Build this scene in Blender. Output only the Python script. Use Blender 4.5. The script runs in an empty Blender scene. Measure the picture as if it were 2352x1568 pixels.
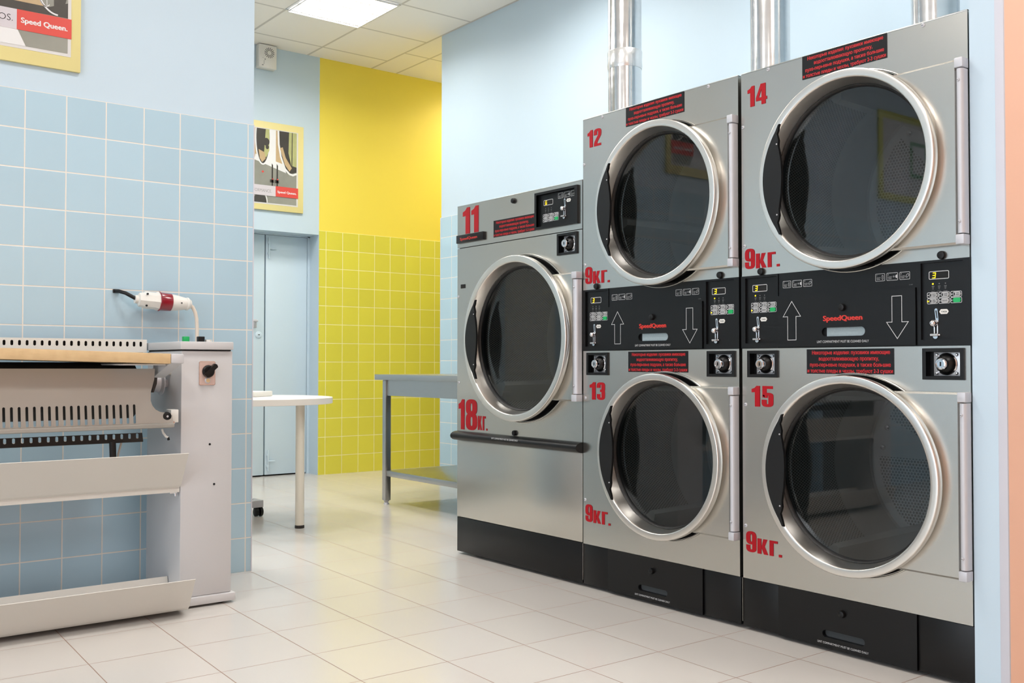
import bpy, bmesh, math, random
from mathutils import Vector, Matrix
from mathutils.geometry import tessellate_polygon
random.seed(7)
PI = math.pi
SC = bpy.context.scene
COL = SC.collection
HZ = 0.912                      # eye height: every z below is written relative to the eye, the floor is z = -HZ

# ------------------------------------------------------------------ camera, world, exposure
cam_d = bpy.data.cameras.new('camera'); cam = bpy.data.objects.new('camera', cam_d); COL.objects.link(cam)
cam_d.sensor_width = 36.0; cam_d.lens = 36.0 * 2290.4 / 2352.0; cam_d.clip_start = 0.02
YAW, PITCH, ROLL = -0.911662, 0.0225832, 0.000882
Fw = Vector((math.sin(YAW)*math.cos(PITCH), math.cos(YAW)*math.cos(PITCH), math.sin(PITCH)))
Rt = Fw.cross(Vector((0, 0, 1))).normalized(); Up = Rt.cross(Fw)
R2 = math.cos(ROLL)*Rt + math.sin(ROLL)*Up; U2 = -math.sin(ROLL)*Rt + math.cos(ROLL)*Up
M = Matrix((R2, U2, -Fw)).transposed().to_4x4(); M.translation = (0, 0, HZ)
cam.matrix_world = M
SC.camera = cam
SC.view_settings.view_transform = 'Standard'; SC.view_settings.look = 'None'
SC.view_settings.gamma = 1.0; SC.view_settings.use_curve_mapping = False
SC.view_settings.exposure = 0.33
W = bpy.data.worlds.new('world'); SC.world = W; W.use_nodes = True
W.node_tree.nodes['Background'].inputs[0].default_value = (0.8, 0.86, 0.95, 1)
W.node_tree.nodes['Background'].inputs[1].default_value = 3.2
LIGHT_W = 14.5                  # watts of one recessed ceiling light
# ------------------------------------------------------------------ materials
def lin(c):
    return tuple(((v/255.0)/12.92 if v/255.0 <= 0.04045 else ((v/255.0+0.055)/1.055)**2.4) for v in c)
def new_mat(name):
    m = bpy.data.materials.new(name); m.use_nodes = True
    nt = m.node_tree; b = nt.nodes['Principled BSDF']
    return m, nt, b
def nd(nt, t, **kw):
    n = nt.nodes.new(t)
    for k, v in kw.items(): setattr(n, k, v)
    return n
def mth(nt, op, a, b=None, c=None):
    n = nd(nt, 'ShaderNodeMath', operation=op)
    for i, v in enumerate((a, b, c)):
        if v is None: continue
        if isinstance(v, (int, float)): n.inputs[i].default_value = v
        else: nt.links.new(v, n.inputs[i])
    return n.outputs[0]
def mixc(nt, fac, a, b):
    n = nd(nt, 'ShaderNodeMix', data_type='RGBA')
    if isinstance(fac, (int, float)): n.inputs[0].default_value = fac
    else: nt.links.new(fac, n.inputs[0])
    for i, v in ((6, a), (7, b)):
        if isinstance(v, tuple): n.inputs[i].default_value = (*v[:3], 1)
        else: nt.links.new(v, n.inputs[i])
    return n.outputs[2]
def pm(name, srgb, rough=0.5, metal=0.0, var=0.04, scale=6.0, bump=0.0, bscale=200.0, spec=0.5, coat=0.0, stretch=None, rvar=0.05):
    m, nt, b = new_mat(name)
    c = lin(srgb)
    tc = nd(nt, 'ShaderNodeTexCoord')
    src = tc.outputs['Object']
    if stretch:
        mp = nd(nt, 'ShaderNodeMapping'); mp.inputs['Scale'].default_value = stretch
        nt.links.new(src, mp.inputs[0]); src = mp.outputs[0]
    nz = nd(nt, 'ShaderNodeTexNoise'); nz.inputs['Scale'].default_value = scale; nz.inputs['Detail'].default_value = 3
    nt.links.new(src, nz.inputs['Vector'])
    f = nz.outputs['Fac']
    col = mixc(nt, f, tuple(v*(1-var) for v in c), tuple(min(1, v*(1+var)) for v in c))
    nt.links.new(col, b.inputs['Base Color'])
    r = mth(nt, 'MULTIPLY_ADD', f, 2*rvar, rough-rvar)
    nt.links.new(r, b.inputs['Roughness'])
    b.inputs['Metallic'].default_value = metal
    b.inputs['Specular IOR Level'].default_value = spec
    if coat: b.inputs['Coat Weight'].default_value = coat
    if bump:
        n2 = nd(nt, 'ShaderNodeTexNoise'); n2.inputs['Scale'].default_value = bscale
        nt.links.new(src, n2.inputs['Vector'])
        bp = nd(nt, 'ShaderNodeBump'); bp.inputs['Strength'].default_value = bump; bp.inputs['Distance'].default_value = 0.002
        nt.links.new(n2.outputs['Fac'], bp.inputs['Height']); nt.links.new(bp.outputs[0], b.inputs['Normal'])
    return m
def emat(name, srgb, strength):
    m, nt, b = new_mat(name)
    b.inputs['Base Color'].default_value = (*lin(srgb), 1)
    b.inputs['Emission Color'].default_value = (*lin(srgb), 1); b.inputs['Emission Strength'].default_value = strength
    return m
def tile_mat(name, tile, grout, ax, pitch, off, wid, rough, shear=0.0, var=0.03, bump=0.4, groutrough=0.7, spec=0.5, vary=None):
    """square tiles laid in world space: ax = two axis letters, joints where (coord-off)/pitch is whole"""
    m, nt, b = new_mat(name)
    g = nd(nt, 'ShaderNodeNewGeometry'); sp = nd(nt, 'ShaderNodeSeparateXYZ'); nt.links.new(g.outputs['Position'], sp.inputs[0])
    co = {'x': sp.outputs[0], 'y': sp.outputs[1], 'z': sp.outputs[2]}
    ds = []; cells = []
    for i in (0, 1):
        c = co[ax[i]]
        if i == 1 and shear: c = mth(nt, 'MULTIPLY_ADD', co[ax[0]], shear, c)
        t = mth(nt, 'DIVIDE', mth(nt, 'SUBTRACT', c, off[i]), pitch[i])
        cells.append(mth(nt, 'FLOOR', t))
        fr = mth(nt, 'FRACT', t)
        ds.append(mth(nt, 'MULTIPLY', mth(nt, 'MINIMUM', fr, mth(nt, 'SUBTRACT', 1.0, fr)), pitch[i]))
    d = mth(nt, 'MINIMUM', ds[0], ds[1])
    joint = nd(nt, 'ShaderNodeMapRange'); nt.links.new(d, joint.inputs[0])
    joint.inputs[1].default_value = wid*0.36; joint.inputs[2].default_value = wid*0.62
    joint.inputs[3].default_value = 1.0; joint.inputs[4].default_value = 0.0
    cmb = nd(nt, 'ShaderNodeCombineXYZ'); nt.links.new(cells[0], cmb.inputs[0]); nt.links.new(cells[1], cmb.inputs[1])
    wn = nd(nt, 'ShaderNodeTexWhiteNoise'); nt.links.new(cmb.outputs[0], wn.inputs['Vector'])
    c = lin(tile)
    tcol = mixc(nt, wn.outputs['Value'], tuple(v*(1-var) for v in c), tuple(min(1, v*(1+var)) for v in c))
    nz = nd(nt, 'ShaderNodeTexNoise'); nz.inputs['Scale'].default_value = 2.2; nt.links.new(g.outputs['Position'], nz.inputs['Vector'])
    tcol = mixc(nt, mth(nt, 'MULTIPLY', nz.outputs['Fac'], 0.12), tcol, tuple(v*0.9 for v in c))
    nt.links.new(mixc(nt, joint.outputs[0], tcol, lin(grout)), b.inputs['Base Color'])
    nt.links.new(mth(nt, 'MULTIPLY_ADD', joint.outputs[0], groutrough-rough, rough), b.inputs['Roughness'])
    b.inputs['Specular IOR Level'].default_value = spec
    bp = nd(nt, 'ShaderNodeBump'); bp.inputs['Strength'].default_value = bump; bp.inputs['Distance'].default_value = 0.002
    nt.links.new(mth(nt, 'SUBTRACT', 1.0, joint.outputs[0]), bp.inputs['Height']); nt.links.new(bp.outputs[0], b.inputs['Normal'])
    return m
def perf_mat(name, base, hole, pitch, rad, metal, rough):
    """hexagonal perforation in UV metres"""
    m, nt, b = new_mat(name)
    uv = nd(nt, 'ShaderNodeUVMap'); sp = nd(nt, 'ShaderNodeSeparateXYZ'); nt.links.new(uv.outputs[0], sp.inputs[0])
    def lat(dx, dy):
        u = mth(nt, 'SUBTRACT', mth(nt, 'FRACT', mth(nt, 'MULTIPLY_ADD', sp.outputs[0], 1/pitch, dx+1000)), 0.5)
        v = mth(nt, 'SUBTRACT', mth(nt, 'FRACT', mth(nt, 'MULTIPLY_ADD', sp.outputs[1], 1/(pitch*1.732), dy+1000)), 0.5)
        v = mth(nt, 'MULTIPLY', v, 1.732)
        return mth(nt, 'SQRT', mth(nt, 'ADD', mth(nt, 'MULTIPLY', u, u), mth(nt, 'MULTIPLY', v, v)))
    d = mth(nt, 'MINIMUM', lat(0, 0), lat(0.5, 0.5))
    mr = nd(nt, 'ShaderNodeMapRange'); nt.links.new(d, mr.inputs[0])
    mr.inputs[1].default_value = rad*0.9; mr.inputs[2].default_value = rad*1.1; mr.inputs[3].default_value = 1; mr.inputs[4].default_value = 0
    nt.links.new(mixc(nt, mr.outputs[0], lin(base), lin(hole)), b.inputs['Base Color'])
    nt.links.new(mth(nt, 'MULTIPLY_ADD', mr.outputs[0], -metal, metal), b.inputs['Metallic'])
    b.inputs['Roughness'].default_value = rough
    return m
def glass_mat(name, tint, rough=0.02, refl=1.0):
    m = bpy.data.materials.new(name); m.use_nodes = True; nt = m.node_tree; nt.nodes.clear()
    o = nd(nt, 'ShaderNodeOutputMaterial'); mx = nd(nt, 'ShaderNodeMixShader')
    tr = nd(nt, 'ShaderNodeBsdfTransparent'); tr.inputs[0].default_value = (*tint, 1)
    gl = nd(nt, 'ShaderNodeBsdfGlossy'); gl.inputs['Roughness'].default_value = rough
    g = nd(nt, 'ShaderNodeNewGeometry'); vm = nd(nt, 'ShaderNodeVectorMath', operation='DOT_PRODUCT')
    nt.links.new(g.outputs['Incoming'], vm.inputs[0]); nt.links.new(g.outputs['Normal'], vm.inputs[1])
    c = mth(nt, 'SUBTRACT', 1.0, mth(nt, 'ABSOLUTE', vm.outputs['Value']))
    f = mth(nt, 'MULTIPLY', mth(nt, 'MULTIPLY_ADD', mth(nt, 'POWER', c, 5.0), 0.93, 0.07), refl)
    nt.links.new(f, mx.inputs[0]); nt.links.new(tr.outputs[0], mx.inputs[1]); nt.links.new(gl.outputs[0], mx.inputs[2])
    nt.links.new(mx.outputs[0], o.inputs[0])
    return m

BLUE = (194, 213, 226)
m_blue = pm('blue_wall_paint', BLUE, 0.55, var=0.015, scale=3, bump=0.05, bscale=120)
m_bluedoor = pm('blue_door_paint', (204, 222, 233), 0.4, var=0.015)
m_yellow = pm('yellow_wall_paint', (240, 219, 84), 0.5, var=0.015, scale=3, bump=0.05, bscale=120)
m_peach = pm('peach_wall_paint', (248, 200, 172), 0.5, var=0.015, scale=3)
m_bead = pm('white_corner_trim', (205, 205, 214), 0.45, var=0.02)
m_grout = pm('grout_edge', (226, 222, 214), 0.6)
m_tileL = tile_mat('blue_wall_tiles_left', (178, 206, 221), (230, 223, 214), 'yz', (0.1514, 0.1524), (0.863, 1.064+HZ), 0.0046, 0.16)
m_tileB = tile_mat('blue_wall_tiles_back', (180, 209, 223), (230, 224, 216), 'xz', (0.1545, 0.1572), (-6.246, 1.126+HZ), 0.0046, 0.16)
m_tileY = tile_mat('yellow_wall_tiles', (222, 214, 76), (240, 234, 180), 'yz', (0.1535, 0.1548), (3.828, 1.099+HZ), 0.0050, 0.16)
m_floor = tile_mat('beige_floor_tiles', (205, 200, 194), (150, 128, 116), 'xy', (0.3213, 0.3003), (-3.197, 1.4525-0.115), 0.0038, 0.2, shear=0.036, var=0.02, bump=0.15, spec=0.5)
m_ceil = tile_mat('ceiling_panels', (246, 242, 236), (205, 200, 194), 'xy', (0.603, 0.6), (-6.595, 3.655), 0.019, 0.85, var=0.01, bump=0.3, groutrough=0.5)
m_ceiln = tile_mat('ceiling_panels_recess', (246, 242, 236), (205, 200, 194), 'xy', (0.603, 0.6), (-6.93, 4.50), 0.019, 0.85, var=0.01, bump=0.3, groutrough=0.5)
m_steel = pm('brushed_stainless_steel', (199, 197, 191), 0.27, 1.0, var=0.012, scale=4, stretch=(1.0, 1.0, 60.0), rvar=0.006)
m_steeld = pm('satin_steel_door_ring', (228, 224, 218), 0.3, 1.0, var=0.03, scale=5, rvar=0.04)
m_tsteel = pm('table_stainless_steel', (180, 180, 178), 0.32, 1.0, var=0.04, scale=5, stretch=(3, 3, 60))
m_chrome = pm('chrome', (215, 215, 218), 0.1, 1.0, var=0.02, rvar=0.02)
m_alu = pm('hinge_aluminium', (200, 200, 205), 0.45, 0.3, var=0.03)
m_plate = pm('bright_plated_steel', (205, 206, 208), 0.3, 0.6, var=0.03)
m_duct = pm('galvanised_duct', (226, 226, 226), 0.17, 1.0, var=0.06, scale=8, stretch=(1, 1, 6), rvar=0.08)
m_tape = pm('foil_tape', (225, 225, 225), 0.25, 0.8, var=0.08, scale=30, bump=0.6, bscale=40)
m_black = pm('black_plastic', (11, 11, 12), 0.42, spec=0.35, var=0.1, scale=40)
m_blackp = pm('black_enamel_panel', (10, 10, 11), 0.36, spec=0.35, var=0.08, scale=8, bump=0.04, bscale=400)
m_hand = pm('black_handle_plastic', (12, 12, 13), 0.5, spec=0.35, var=0.06, bump=0.05, bscale=500)
m_rubber = pm('black_rubber', (14, 14, 15), 0.5, var=0.1)
m_dark = pm('dark_gap', (9, 9, 10), 0.8)
m_red = pm('red_vinyl', (164, 5, 22), 0.45, var=0.02, spec=0.3)
m_redtx = pm('red_print', (196, 34, 40), 0.5, var=0.02)
m_logo = pm('red_logo_print', (205, 50, 40), 0.45, var=0.02)
m_white = pm('white_print', (205, 205, 205), 0.5, var=0.02)
m_greyp = pm('grey_print', (120, 120, 120), 0.5, var=0.02)
m_stick = pm('black_sticker', (10, 9, 12), 0.42, spec=0.35, var=0.05)
m_btn = pm('grey_button', (170, 170, 170), 0.45, var=0.02)
m_green = pm('green_button', (20, 165, 90), 0.4, var=0.02)
m_led = emat('yellow_led_digits', (255, 225, 20), 1.0)
m_lint = pm('grey_filter_screen', (150, 165, 170), 0.8, var=0.12, scale=200)
m_lintd = pm('dark_filter_screen', (70, 74, 76), 0.8, var=0.12, scale=200)
m_drum = pm('drum_steel', (150, 152, 150), 0.42, 0.5, var=0.08, scale=5)
m_drump = perf_mat('drum_perforated_steel', (150, 152, 150), (8, 8, 8), 0.0105, 0.32, 0.5, 0.42)
m_backp = perf_mat('drum_back_perforated', (165, 167, 165), (10, 10, 10), 0.0125, 0.36, 0.5, 0.42)
m_glass = glass_mat('tinted_door_glass', (0.64, 0.68, 0.69))
m_wglass = glass_mat('clear_window_glass', (0.96, 0.97, 0.97))
m_iron = pm('light_grey_enamel', (199, 198, 199), 0.45, var=0.02, bump=0.05, bscale=300)
m_cream = pm('cream_grey_enamel', (216, 213, 206), 0.42, var=0.02, bump=0.03, bscale=300)
m_chest = pm('polished_aluminium_chest', (168, 165, 158), 0.4, 0.35, var=0.03, scale=4)
m_felt = pm('dark_roller_cloth', (46, 44, 42), 0.9, var=0.2, scale=60, bump=0.2)
m_browns = pm('dark_slotted_steel', (52, 48, 46), 0.5, 0.3, var=0.1)
m_whitep = pm('white_plastic', (226, 224, 218), 0.4, var=0.02)
m_redpl = pm('clear_red_plastic', (140, 14, 34), 0.2, var=0.05, coat=0.5)
m_cord = pm('ivory_cord', (226, 214, 200), 0.5)
m_tabw = pm('white_laminate', (236, 230, 222), 0.4, var=0.015)
m_legw = pm('cream_table_leg', (228, 222, 208), 0.4, var=0.02)
m_board = pm('pale_yellow_board', (226, 214, 148), 0.5, var=0.03, scale=3)
m_paper = pm('paper_border', (214, 212, 210), 0.45, var=0.02)
m_pdark = pm('poster_dark', (62, 58, 52), 0.35, var=0.3, scale=9)
m_pgrey = pm('poster_grey', (142, 142, 132), 0.35, var=0.25, scale=7)
m_ptan = pm('poster_tan', (190, 164, 124), 0.35, var=0.25, scale=9)
m_pgrn = pm('poster_green', (176, 178, 120), 0.35, var=0.25, scale=12)
m_pwhite = pm('poster_white', (226, 226, 226), 0.35, var=0.05)
m_pband = pm('poster_pale_band', (206, 200, 205), 0.35, var=0.05)
m_pred = pm('poster_red_band', (212, 72, 62), 0.35, var=0.06)
def ply():
    m, nt, b = new_mat('plywood_edge')
    g = nd(nt, 'ShaderNodeNewGeometry'); sp = nd(nt, 'ShaderNodeSeparateXYZ'); nt.links.new(g.outputs['Position'], sp.inputs[0])
    zz = mth(nt, 'MULTIPLY_ADD', sp.outputs[1], 0.0275, sp.outputs[2])
    w = mth(nt, 'FRACT', mth(nt, 'MULTIPLY', zz, 1/0.0042))
    s = mth(nt, 'LESS_THAN', w, 0.3)
    nz = nd(nt, 'ShaderNodeTexNoise'); nz.inputs['Scale'].default_value = 30; nt.links.new(g.outputs['Position'], nz.inputs['Vector'])
    c = mixc(nt, mth(nt, 'MULTIPLY', s, nz.outputs['Fac']), lin((222, 192, 146)), lin((132, 90, 56)))
    nt.links.new(c, b.inputs['Base Color']); b.inputs['Roughness'].default_value = 0.55
    return m
m_ply = ply()

# ------------------------------------------------------------------ mesh builder
TEXT_CACHE = {}
def text_mesh(s, bold):
    k = (s, bold)
    if k not in TEXT_CACHE:
        cu = bpy.data.curves.new('t', 'FONT'); cu.body = s; cu.size = 1.0; cu.offset = bold; cu.resolution_u = 3
        ob = bpy.data.objects.new('t', cu)
        me = bpy.data.meshes.new_from_object(ob)
        vs = [tuple(v.co) for v in me.vertices]; fs = [tuple(p.vertices) for p in me.polygons]
        bpy.data.objects.remove(ob); bpy.data.curves.remove(cu); bpy.data.meshes.remove(me)
        xs = [v[0] for v in vs] or [0, 1]
        TEXT_CACHE[k] = (vs, fs, min(xs), max(xs))
    return TEXT_CACHE[k]
def arc(cx, cy, r, a0, a1, n=16, ry=None):
    ry = r if ry is None else ry
    return [(cx + r*math.cos(a0+(a1-a0)*i/n), cy + ry*math.sin(a0+(a1-a0)*i/n)) for i in range(n+1)]
def circ(cx, cy, r, n=48, ry=None): return arc(cx, cy, r, 0, 2*PI, n, ry)[:-1]
def rrect(a0, a1, z0, z1, r, n=5):
    return (arc(a1-r, z0+r, r, -PI/2, 0, n) + arc(a1-r, z1-r, r, 0, PI/2, n) + arc(a0+r, z1-r, r, PI/2, PI, n) + arc(a0+r, z0+r, r, PI, 1.5*PI, n))
class MB:
    """collects shapes in local (a, p, z): a to the right, p towards the viewer, z up (eye-relative); tf maps them to the world"""
    def __init__(self, tf=None, mat=None):
        self.bm = bmesh.new(); self.uv = self.bm.loops.layers.uv.new('UVMap')
        self.mats = []; self.mi = 0; self.tf = tf or (lambda x, y, z: (x, y, z))
        if mat: self.mat(mat)
    def mat(self, m):
        if m not in self.mats: self.mats.append(m)
        self.mi = self.mats.index(m); return self
    def add(self, vs, fs, uvs=None, mats=None):
        bv = [self.bm.verts.new(self.tf(*v)) for v in vs]
        for i, f in enumerate(fs):
            try: fc = self.bm.faces.new([bv[j] for j in f])
            except ValueError: continue
            fc.material_index = self.mi if mats is None else mats[i]
            fc.smooth = True
            if uvs:
                for l, j in zip(fc.loops, f): l[self.uv].uv = uvs[i][f.index(j)] if isinstance(uvs[0], list) else uvs[j]
        return self
    def box(self, a0, a1, p0, p1, z0, z1, bev=0.0, seg=2):
        t = bmesh.new(); bmesh.ops.create_cube(t, size=1.0)
        for v in t.verts: v.co = ((a0+a1)/2+v.co.x*(a1-a0), (p0+p1)/2+v.co.y*(p1-p0), (z0+z1)/2+v.co.z*(z1-z0))
        if bev: bmesh.ops.bevel(t, geom=t.edges[:], offset=bev, segments=seg, profile=0.5, affect='EDGES')
        t.verts.index_update()
        self.add([tuple(v.co) for v in t.verts], [[v.index for v in f.verts] for f in t.faces]); t.free()
        return self
    def prism(self, poly, p0, p1, holes=(), fn=None, chamf=0.0):
        """plate with outline poly [(a, z)], between p0 (back) and p1 (front); fn(a, z) shifts p"""
        loops = [list(poly)] + [list(h) for h in holes]
        flat = [q for lp in loops for q in lp]
        tris = tessellate_polygon([[Vector((a, z, 0)) for a, z in lp] for lp in loops])
        fn = fn or (lambda a, z: 0.0)
        n = len(flat)
        vs = [(a, p1+fn(a, z), z) for a, z in flat] + [(a, p0+fn(a, z), z) for a, z in flat]
        fs = [list(t) for t in tris] + [[j+n for j in reversed(t)] for t in tris]
        k = 0
        for lp in loops:
            for i in range(len(lp)):
                j = (i+1) % len(lp); fs.append([k+i, k+j, k+j+n, k+i+n])
            k += len(lp)
        return self.add(vs, fs)
    def flat(self, poly, p, holes=()):
        loops = [list(poly)] + [list(h) for h in holes]
        flat = [q for lp in loops for q in lp]
        tris = tessellate_polygon([[Vector((a, z, 0)) for a, z in lp] for lp in loops])
        return self.add([(a, p, z) for a, z in flat], [list(t) for t in tris])
    def lathe(self, ca, cz, prof, n=96, cap0=False, cap1=False, uv=False, matfn=None):
        """profile [(r, p)] turned about the p axis through (ca, cz)"""
        vs = []; fs = []; uvs = []; ms = []; s = 0.0
        for k, (r, p) in enumerate(prof):
            if k: s += math.hypot(r-prof[k-1][0], p-prof[k-1][1])
            for i in range(n+1):
                t = 2*PI*i/n; vs.append((ca+r*math.cos(t), p, cz+r*math.sin(t)))
                uvs.append((t*prof[0][0], s) if uv == 'cyl' else (r*math.cos(t), r*math.sin(t)))
        for k in range(len(prof)-1):
            for i in range(n):
                a = k*(n+1)+i; fs.append([a, a+1, a+n+2, a+n+1])
                ms.append(self.mi if matfn is None else matfn(2*PI*(i+.5)/n, (prof[k][0]+prof[k+1][0])/2, (prof[k][1]+prof[k+1][1])/2))
        if cap0: fs.append(list(range(n))); ms.append(self.mi)
        if cap1: fs.append([(len(prof)-1)*(n+1)+i for i in range(n)]); ms.append(self.mi)
        bv = None
        self.add(vs, fs, uvs if uv else None, ms)
        return self
    def tube(self, path, r, n=12, caps=True):
        P = [Vector(p) for p in path]; rs = r if isinstance(r, (list, tuple)) else [r]*len(P)
        vs = []; fs = []; up = Vector((0.13, 0.37, 0.92))
        for k, p in enumerate(P):
            t = (P[min(k+1, len(P)-1)]-P[max(k-1, 0)]).normalized()
            x = t.cross(up)
            if x.length < 1e-3: x = t.cross(Vector((1, 0, 0)))
            x.normalize(); y = t.cross(x); up = -y if k else -y
            up = y.cross(t) if False else x.cross(t)
            for i in range(n):
                q = p + rs[k]*(math.cos(2*PI*i/n)*x + math.sin(2*PI*i/n)*x.cross(t)); vs.append(tuple(q))
        for k in range(len(P)-1):
            for i in range(n):
                j = (i+1) % n; fs.append([k*n+i, k*n+j, (k+1)*n+j, (k+1)*n+i])
        if caps: fs += [list(range(n)), [(len(P)-1)*n+i for i in range(n)]]
        return self.add(vs, fs)
    def cyl(self, p0, p1, r, n=32, r2=None): return self.tube([p0, p1], [r, r if r2 is None else r2], n)
    def sphere(self, c, r, n=20, sq=(1, 1, 1)):
        m = n//2; vs = []; fs = []
        for k in range(m+1):
            for i in range(n):
                th = PI*k/m; ph = 2*PI*i/n
                vs.append((c[0]+r*sq[0]*math.sin(th)*math.cos(ph), c[1]+r*sq[1]*math.sin(th)*math.sin(ph), c[2]+r*sq[2]*math.cos(th)))
        for k in range(m):
            for i in range(n):
                j = (i+1) % n; fs.append([k*n+i, k*n+j, (k+1)*n+j, (k+1)*n+i])
        self.add(vs, fs); bmesh.ops.remove_doubles(self.bm, verts=self.bm.verts[-len(vs):], dist=1e-6)
        return self
    def text(self, s, a, z, h, p, width=None, bold=0.0, align='c', sx=1.0):
        """one line of lettering, cap height h, baseline z"""
        vs, fs, x0, x1 = text_mesh(s, min(bold, 0.0))
        k = h/0.727; w = (x1-x0)*k*sx
        if width: sx *= width/w; w = width
        o = a - (w/2 if align == 'c' else 0.0)
        if bold > 0:                        # heavy weight: the line printed several times, slightly shifted
            n = 3 if bold < .03 else 5
            for j in range(1, n):
                dx = (j-(n-1)/2)*2/(n-1)*bold*k*sx; dz = (.35*bold*k if j % 2 else -.35*bold*k)
                self.add([(o+dx+(v[0]-x0)*k*sx, p-.00006*j, z+dz+v[1]*k) for v in vs], [list(f) for f in fs])
        return self.add([(o+(v[0]-x0)*k*sx, p, z+v[1]*k) for v in vs], [list(f) for f in fs])
    def stroke(self, pts, hx, hz, p, closed=False, ramp=0.0):
        """flat brush stroke with an elliptical pen (hx, hz)"""
        q = [Vector((x/hx, y/hz)) for x, y in pts]; n = len(q); L = []; Rr = []
        for i in range(n):
            if closed: t0 = q[i]-q[i-1]; t1 = q[(i+1) % n]-q[i]
            else: t0 = q[i]-q[max(i-1, 0)]; t1 = q[min(i+1, n-1)]-q[i]
            if t0.length < 1e-9: t0 = t1
            if t1.length < 1e-9: t1 = t0
            t = t0.normalized()+t1.normalized(); t.normalize()
            nn = Vector((-t.y, t.x)); sc = 1/max(0.5, nn.dot(Vector((-t0.y, t0.x)).normalized()))
            pi = p-ramp*i; L.append(((q[i].x+nn.x*sc)*hx, pi, (q[i].y+nn.y*sc)*hz)); Rr.append(((q[i].x-nn.x*sc)*hx, pi, (q[i].y-nn.y*sc)*hz))
        fs = [[i, (i+1) % n, n+(i+1) % n, n+i] for i in range(n if closed else n-1)]
        return self.add(L+Rr, fs)
    def build(self, name, parent=None, sharp=32, **props):
        bm = self.bm
        bmesh.ops.recalc_face_normals(bm, faces=bm.faces[:])
        for v in bm.verts: v.co.z += HZ
        if parent is not None:
            r = parent
            while r.parent: r = r.parent
            off = Vector(r.location)
        else:
            xs = [v.co for v in bm.verts]
            off = Vector(((min(c.x for c in xs)+max(c.x for c in xs))/2, (min(c.y for c in xs)+max(c.y for c in xs))/2, min(c.z for c in xs)))
        for v in bm.verts: v.co -= off
        me = bpy.data.meshes.new(name); bm.to_mesh(me); bm.free()
        for m in self.mats: me.materials.append(m)
        me.shade_smooth(); me.set_sharp_from_angle(angle=math.radians(sharp))
        o = bpy.data.objects.new(name, me); COL.objects.link(o)
        if parent is not None: o.parent = parent
        else: o.location = off
        for k, v in props.items(): o[k] = v
        return o
def thing(name, label, cat, loc, group=None):
    o = bpy.data.objects.new(name, None); COL.objects.link(o)
    o.location = (loc[0], loc[1], loc[2]+HZ); o.empty_display_size = 0.1
    o['label'] = label; o['category'] = cat
    if group: o['group'] = group
    return o
def struct(mb, name, parent=None): return mb.build(name, parent, kind='structure') if parent is None else mb.build(name, parent)

# ------------------------------------------------------------------ the room
ZF, ZC = -HZ, 2.535
XL, XY, YB = -4.2014, -7.4626, 4.2646
X1, Y0, Y1 = 2.2, -3.2, 6.4
struct(MB(mat=m_floor).box(XY-0.4, X1, Y0, Y1, ZF-0.1, ZF), 'floor')
b = MB(mat=m_ceil).box(XY-0.4, X1, Y0, YB, ZC, ZC+0.1)
b.mat(m_ceiln).box(XY-0.4, -6.395, YB+0.0005, Y1, ZC, ZC+0.1)
struct(b, 'ceiling')
# left wall: painted above, blue tiles below
wl = struct(MB(mat=m_blue).box(XL-0.17, XL-0.006, Y0, 1.800, ZF, ZC), 'wall_left')
struct(MB(mat=m_tileL).box(XL-0.006, XL, Y0, 1.797, ZF, 1.064), 'tile_wainscot', wl)
struct(MB(mat=m_bead).box(XL-0.006, XL+0.0015, 1.7965, 1.8015, ZF, 1.064), 'trim_1')
# far wall: blue with the door, then yellow
DY0, DY1, DZ = 2.52, 3.764, 1.063
wf = MB(mat=m_blue)
wf.box(XY-0.4, XY, -0.2, DY0, ZF, ZC); wf.box(XY-0.4, XY, DY0, DY1, DZ, ZC); wf.box(XY-0.4, XY-0.25, DY0, DY1, ZF, DZ)
wf.mat(m_blue).box(XY-0.4, XY-0.0005, 3.7638, 3.770, ZF, ZC)
wf.mat(m_yellow).box(XY-0.4, XY, 3.7665, Y1, ZF, ZC)
wf = struct(wf, 'wall_far')
wf2 = struct(MB(mat=m_tileY).box(XY, XY+0.006, 3.767, Y1, ZF, 1.099), 'tile_wainscot', wf)
b = MB(mat=m_blue).box(-6.395, X1, YB, Y1, ZF, ZC)
wb = struct(b, 'wall_back')
struct(MB(mat=m_tileB).box(-6.394, -1.44, YB-0.006, YB, ZF, 1.126), 'tile_wainscot', wb)
struct(MB(mat=m_bead).box(-6.4, -6.394, YB-0.0075, YB+0.002, ZF, 1.126), 'trim_2')
struct(MB(mat=m_yellow).box(XY, -6.395, Y1, Y1+0.1, ZF, ZC), 'wall_recess')
struct(MB(mat=pm('cream_wall_paint', (228, 222, 212), 0.55, var=0.015)).box(XY-0.4, XL-0.17, -0.3, -0.2, ZF, ZC), 'wall_side')
WX0, WX1, WZ0, WZ1 = -3.6, 1.5, -0.70, 1.95  # unseen shop window, added behind the camera to let in more light
b = MB(mat=m_blue); b.box(XL-0.17, WX0, Y0-0.1, Y0, ZF, ZC); b.box(WX1, X1, Y0-0.1, Y0, ZF, ZC); b.box(WX0, WX1, Y0-0.1, Y0, ZF, WZ0); b.box(WX0, WX1, Y0-0.1, Y0, WZ1, ZC)
struct(b, 'wall_front')
b = MB(mat=m_bead)
for x in (WX0, WX0+1.7, WX0+3.4, WX1): b.box(x-0.03, x+0.03, Y0-0.08, Y0-0.02, WZ0, WZ1)
b.box(WX0, WX1, Y0-0.08, Y0-0.02, WZ0, WZ0+0.06); b.box(WX0, WX1, Y0-0.08, Y0-0.02, WZ1-0.06, WZ1)
wn = struct(b, 'added_window_1')
MB(mat=m_wglass).box(WX0, WX1, Y0-0.053, Y0-0.047, WZ0, WZ1).build('added_window_glass', wn)
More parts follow.
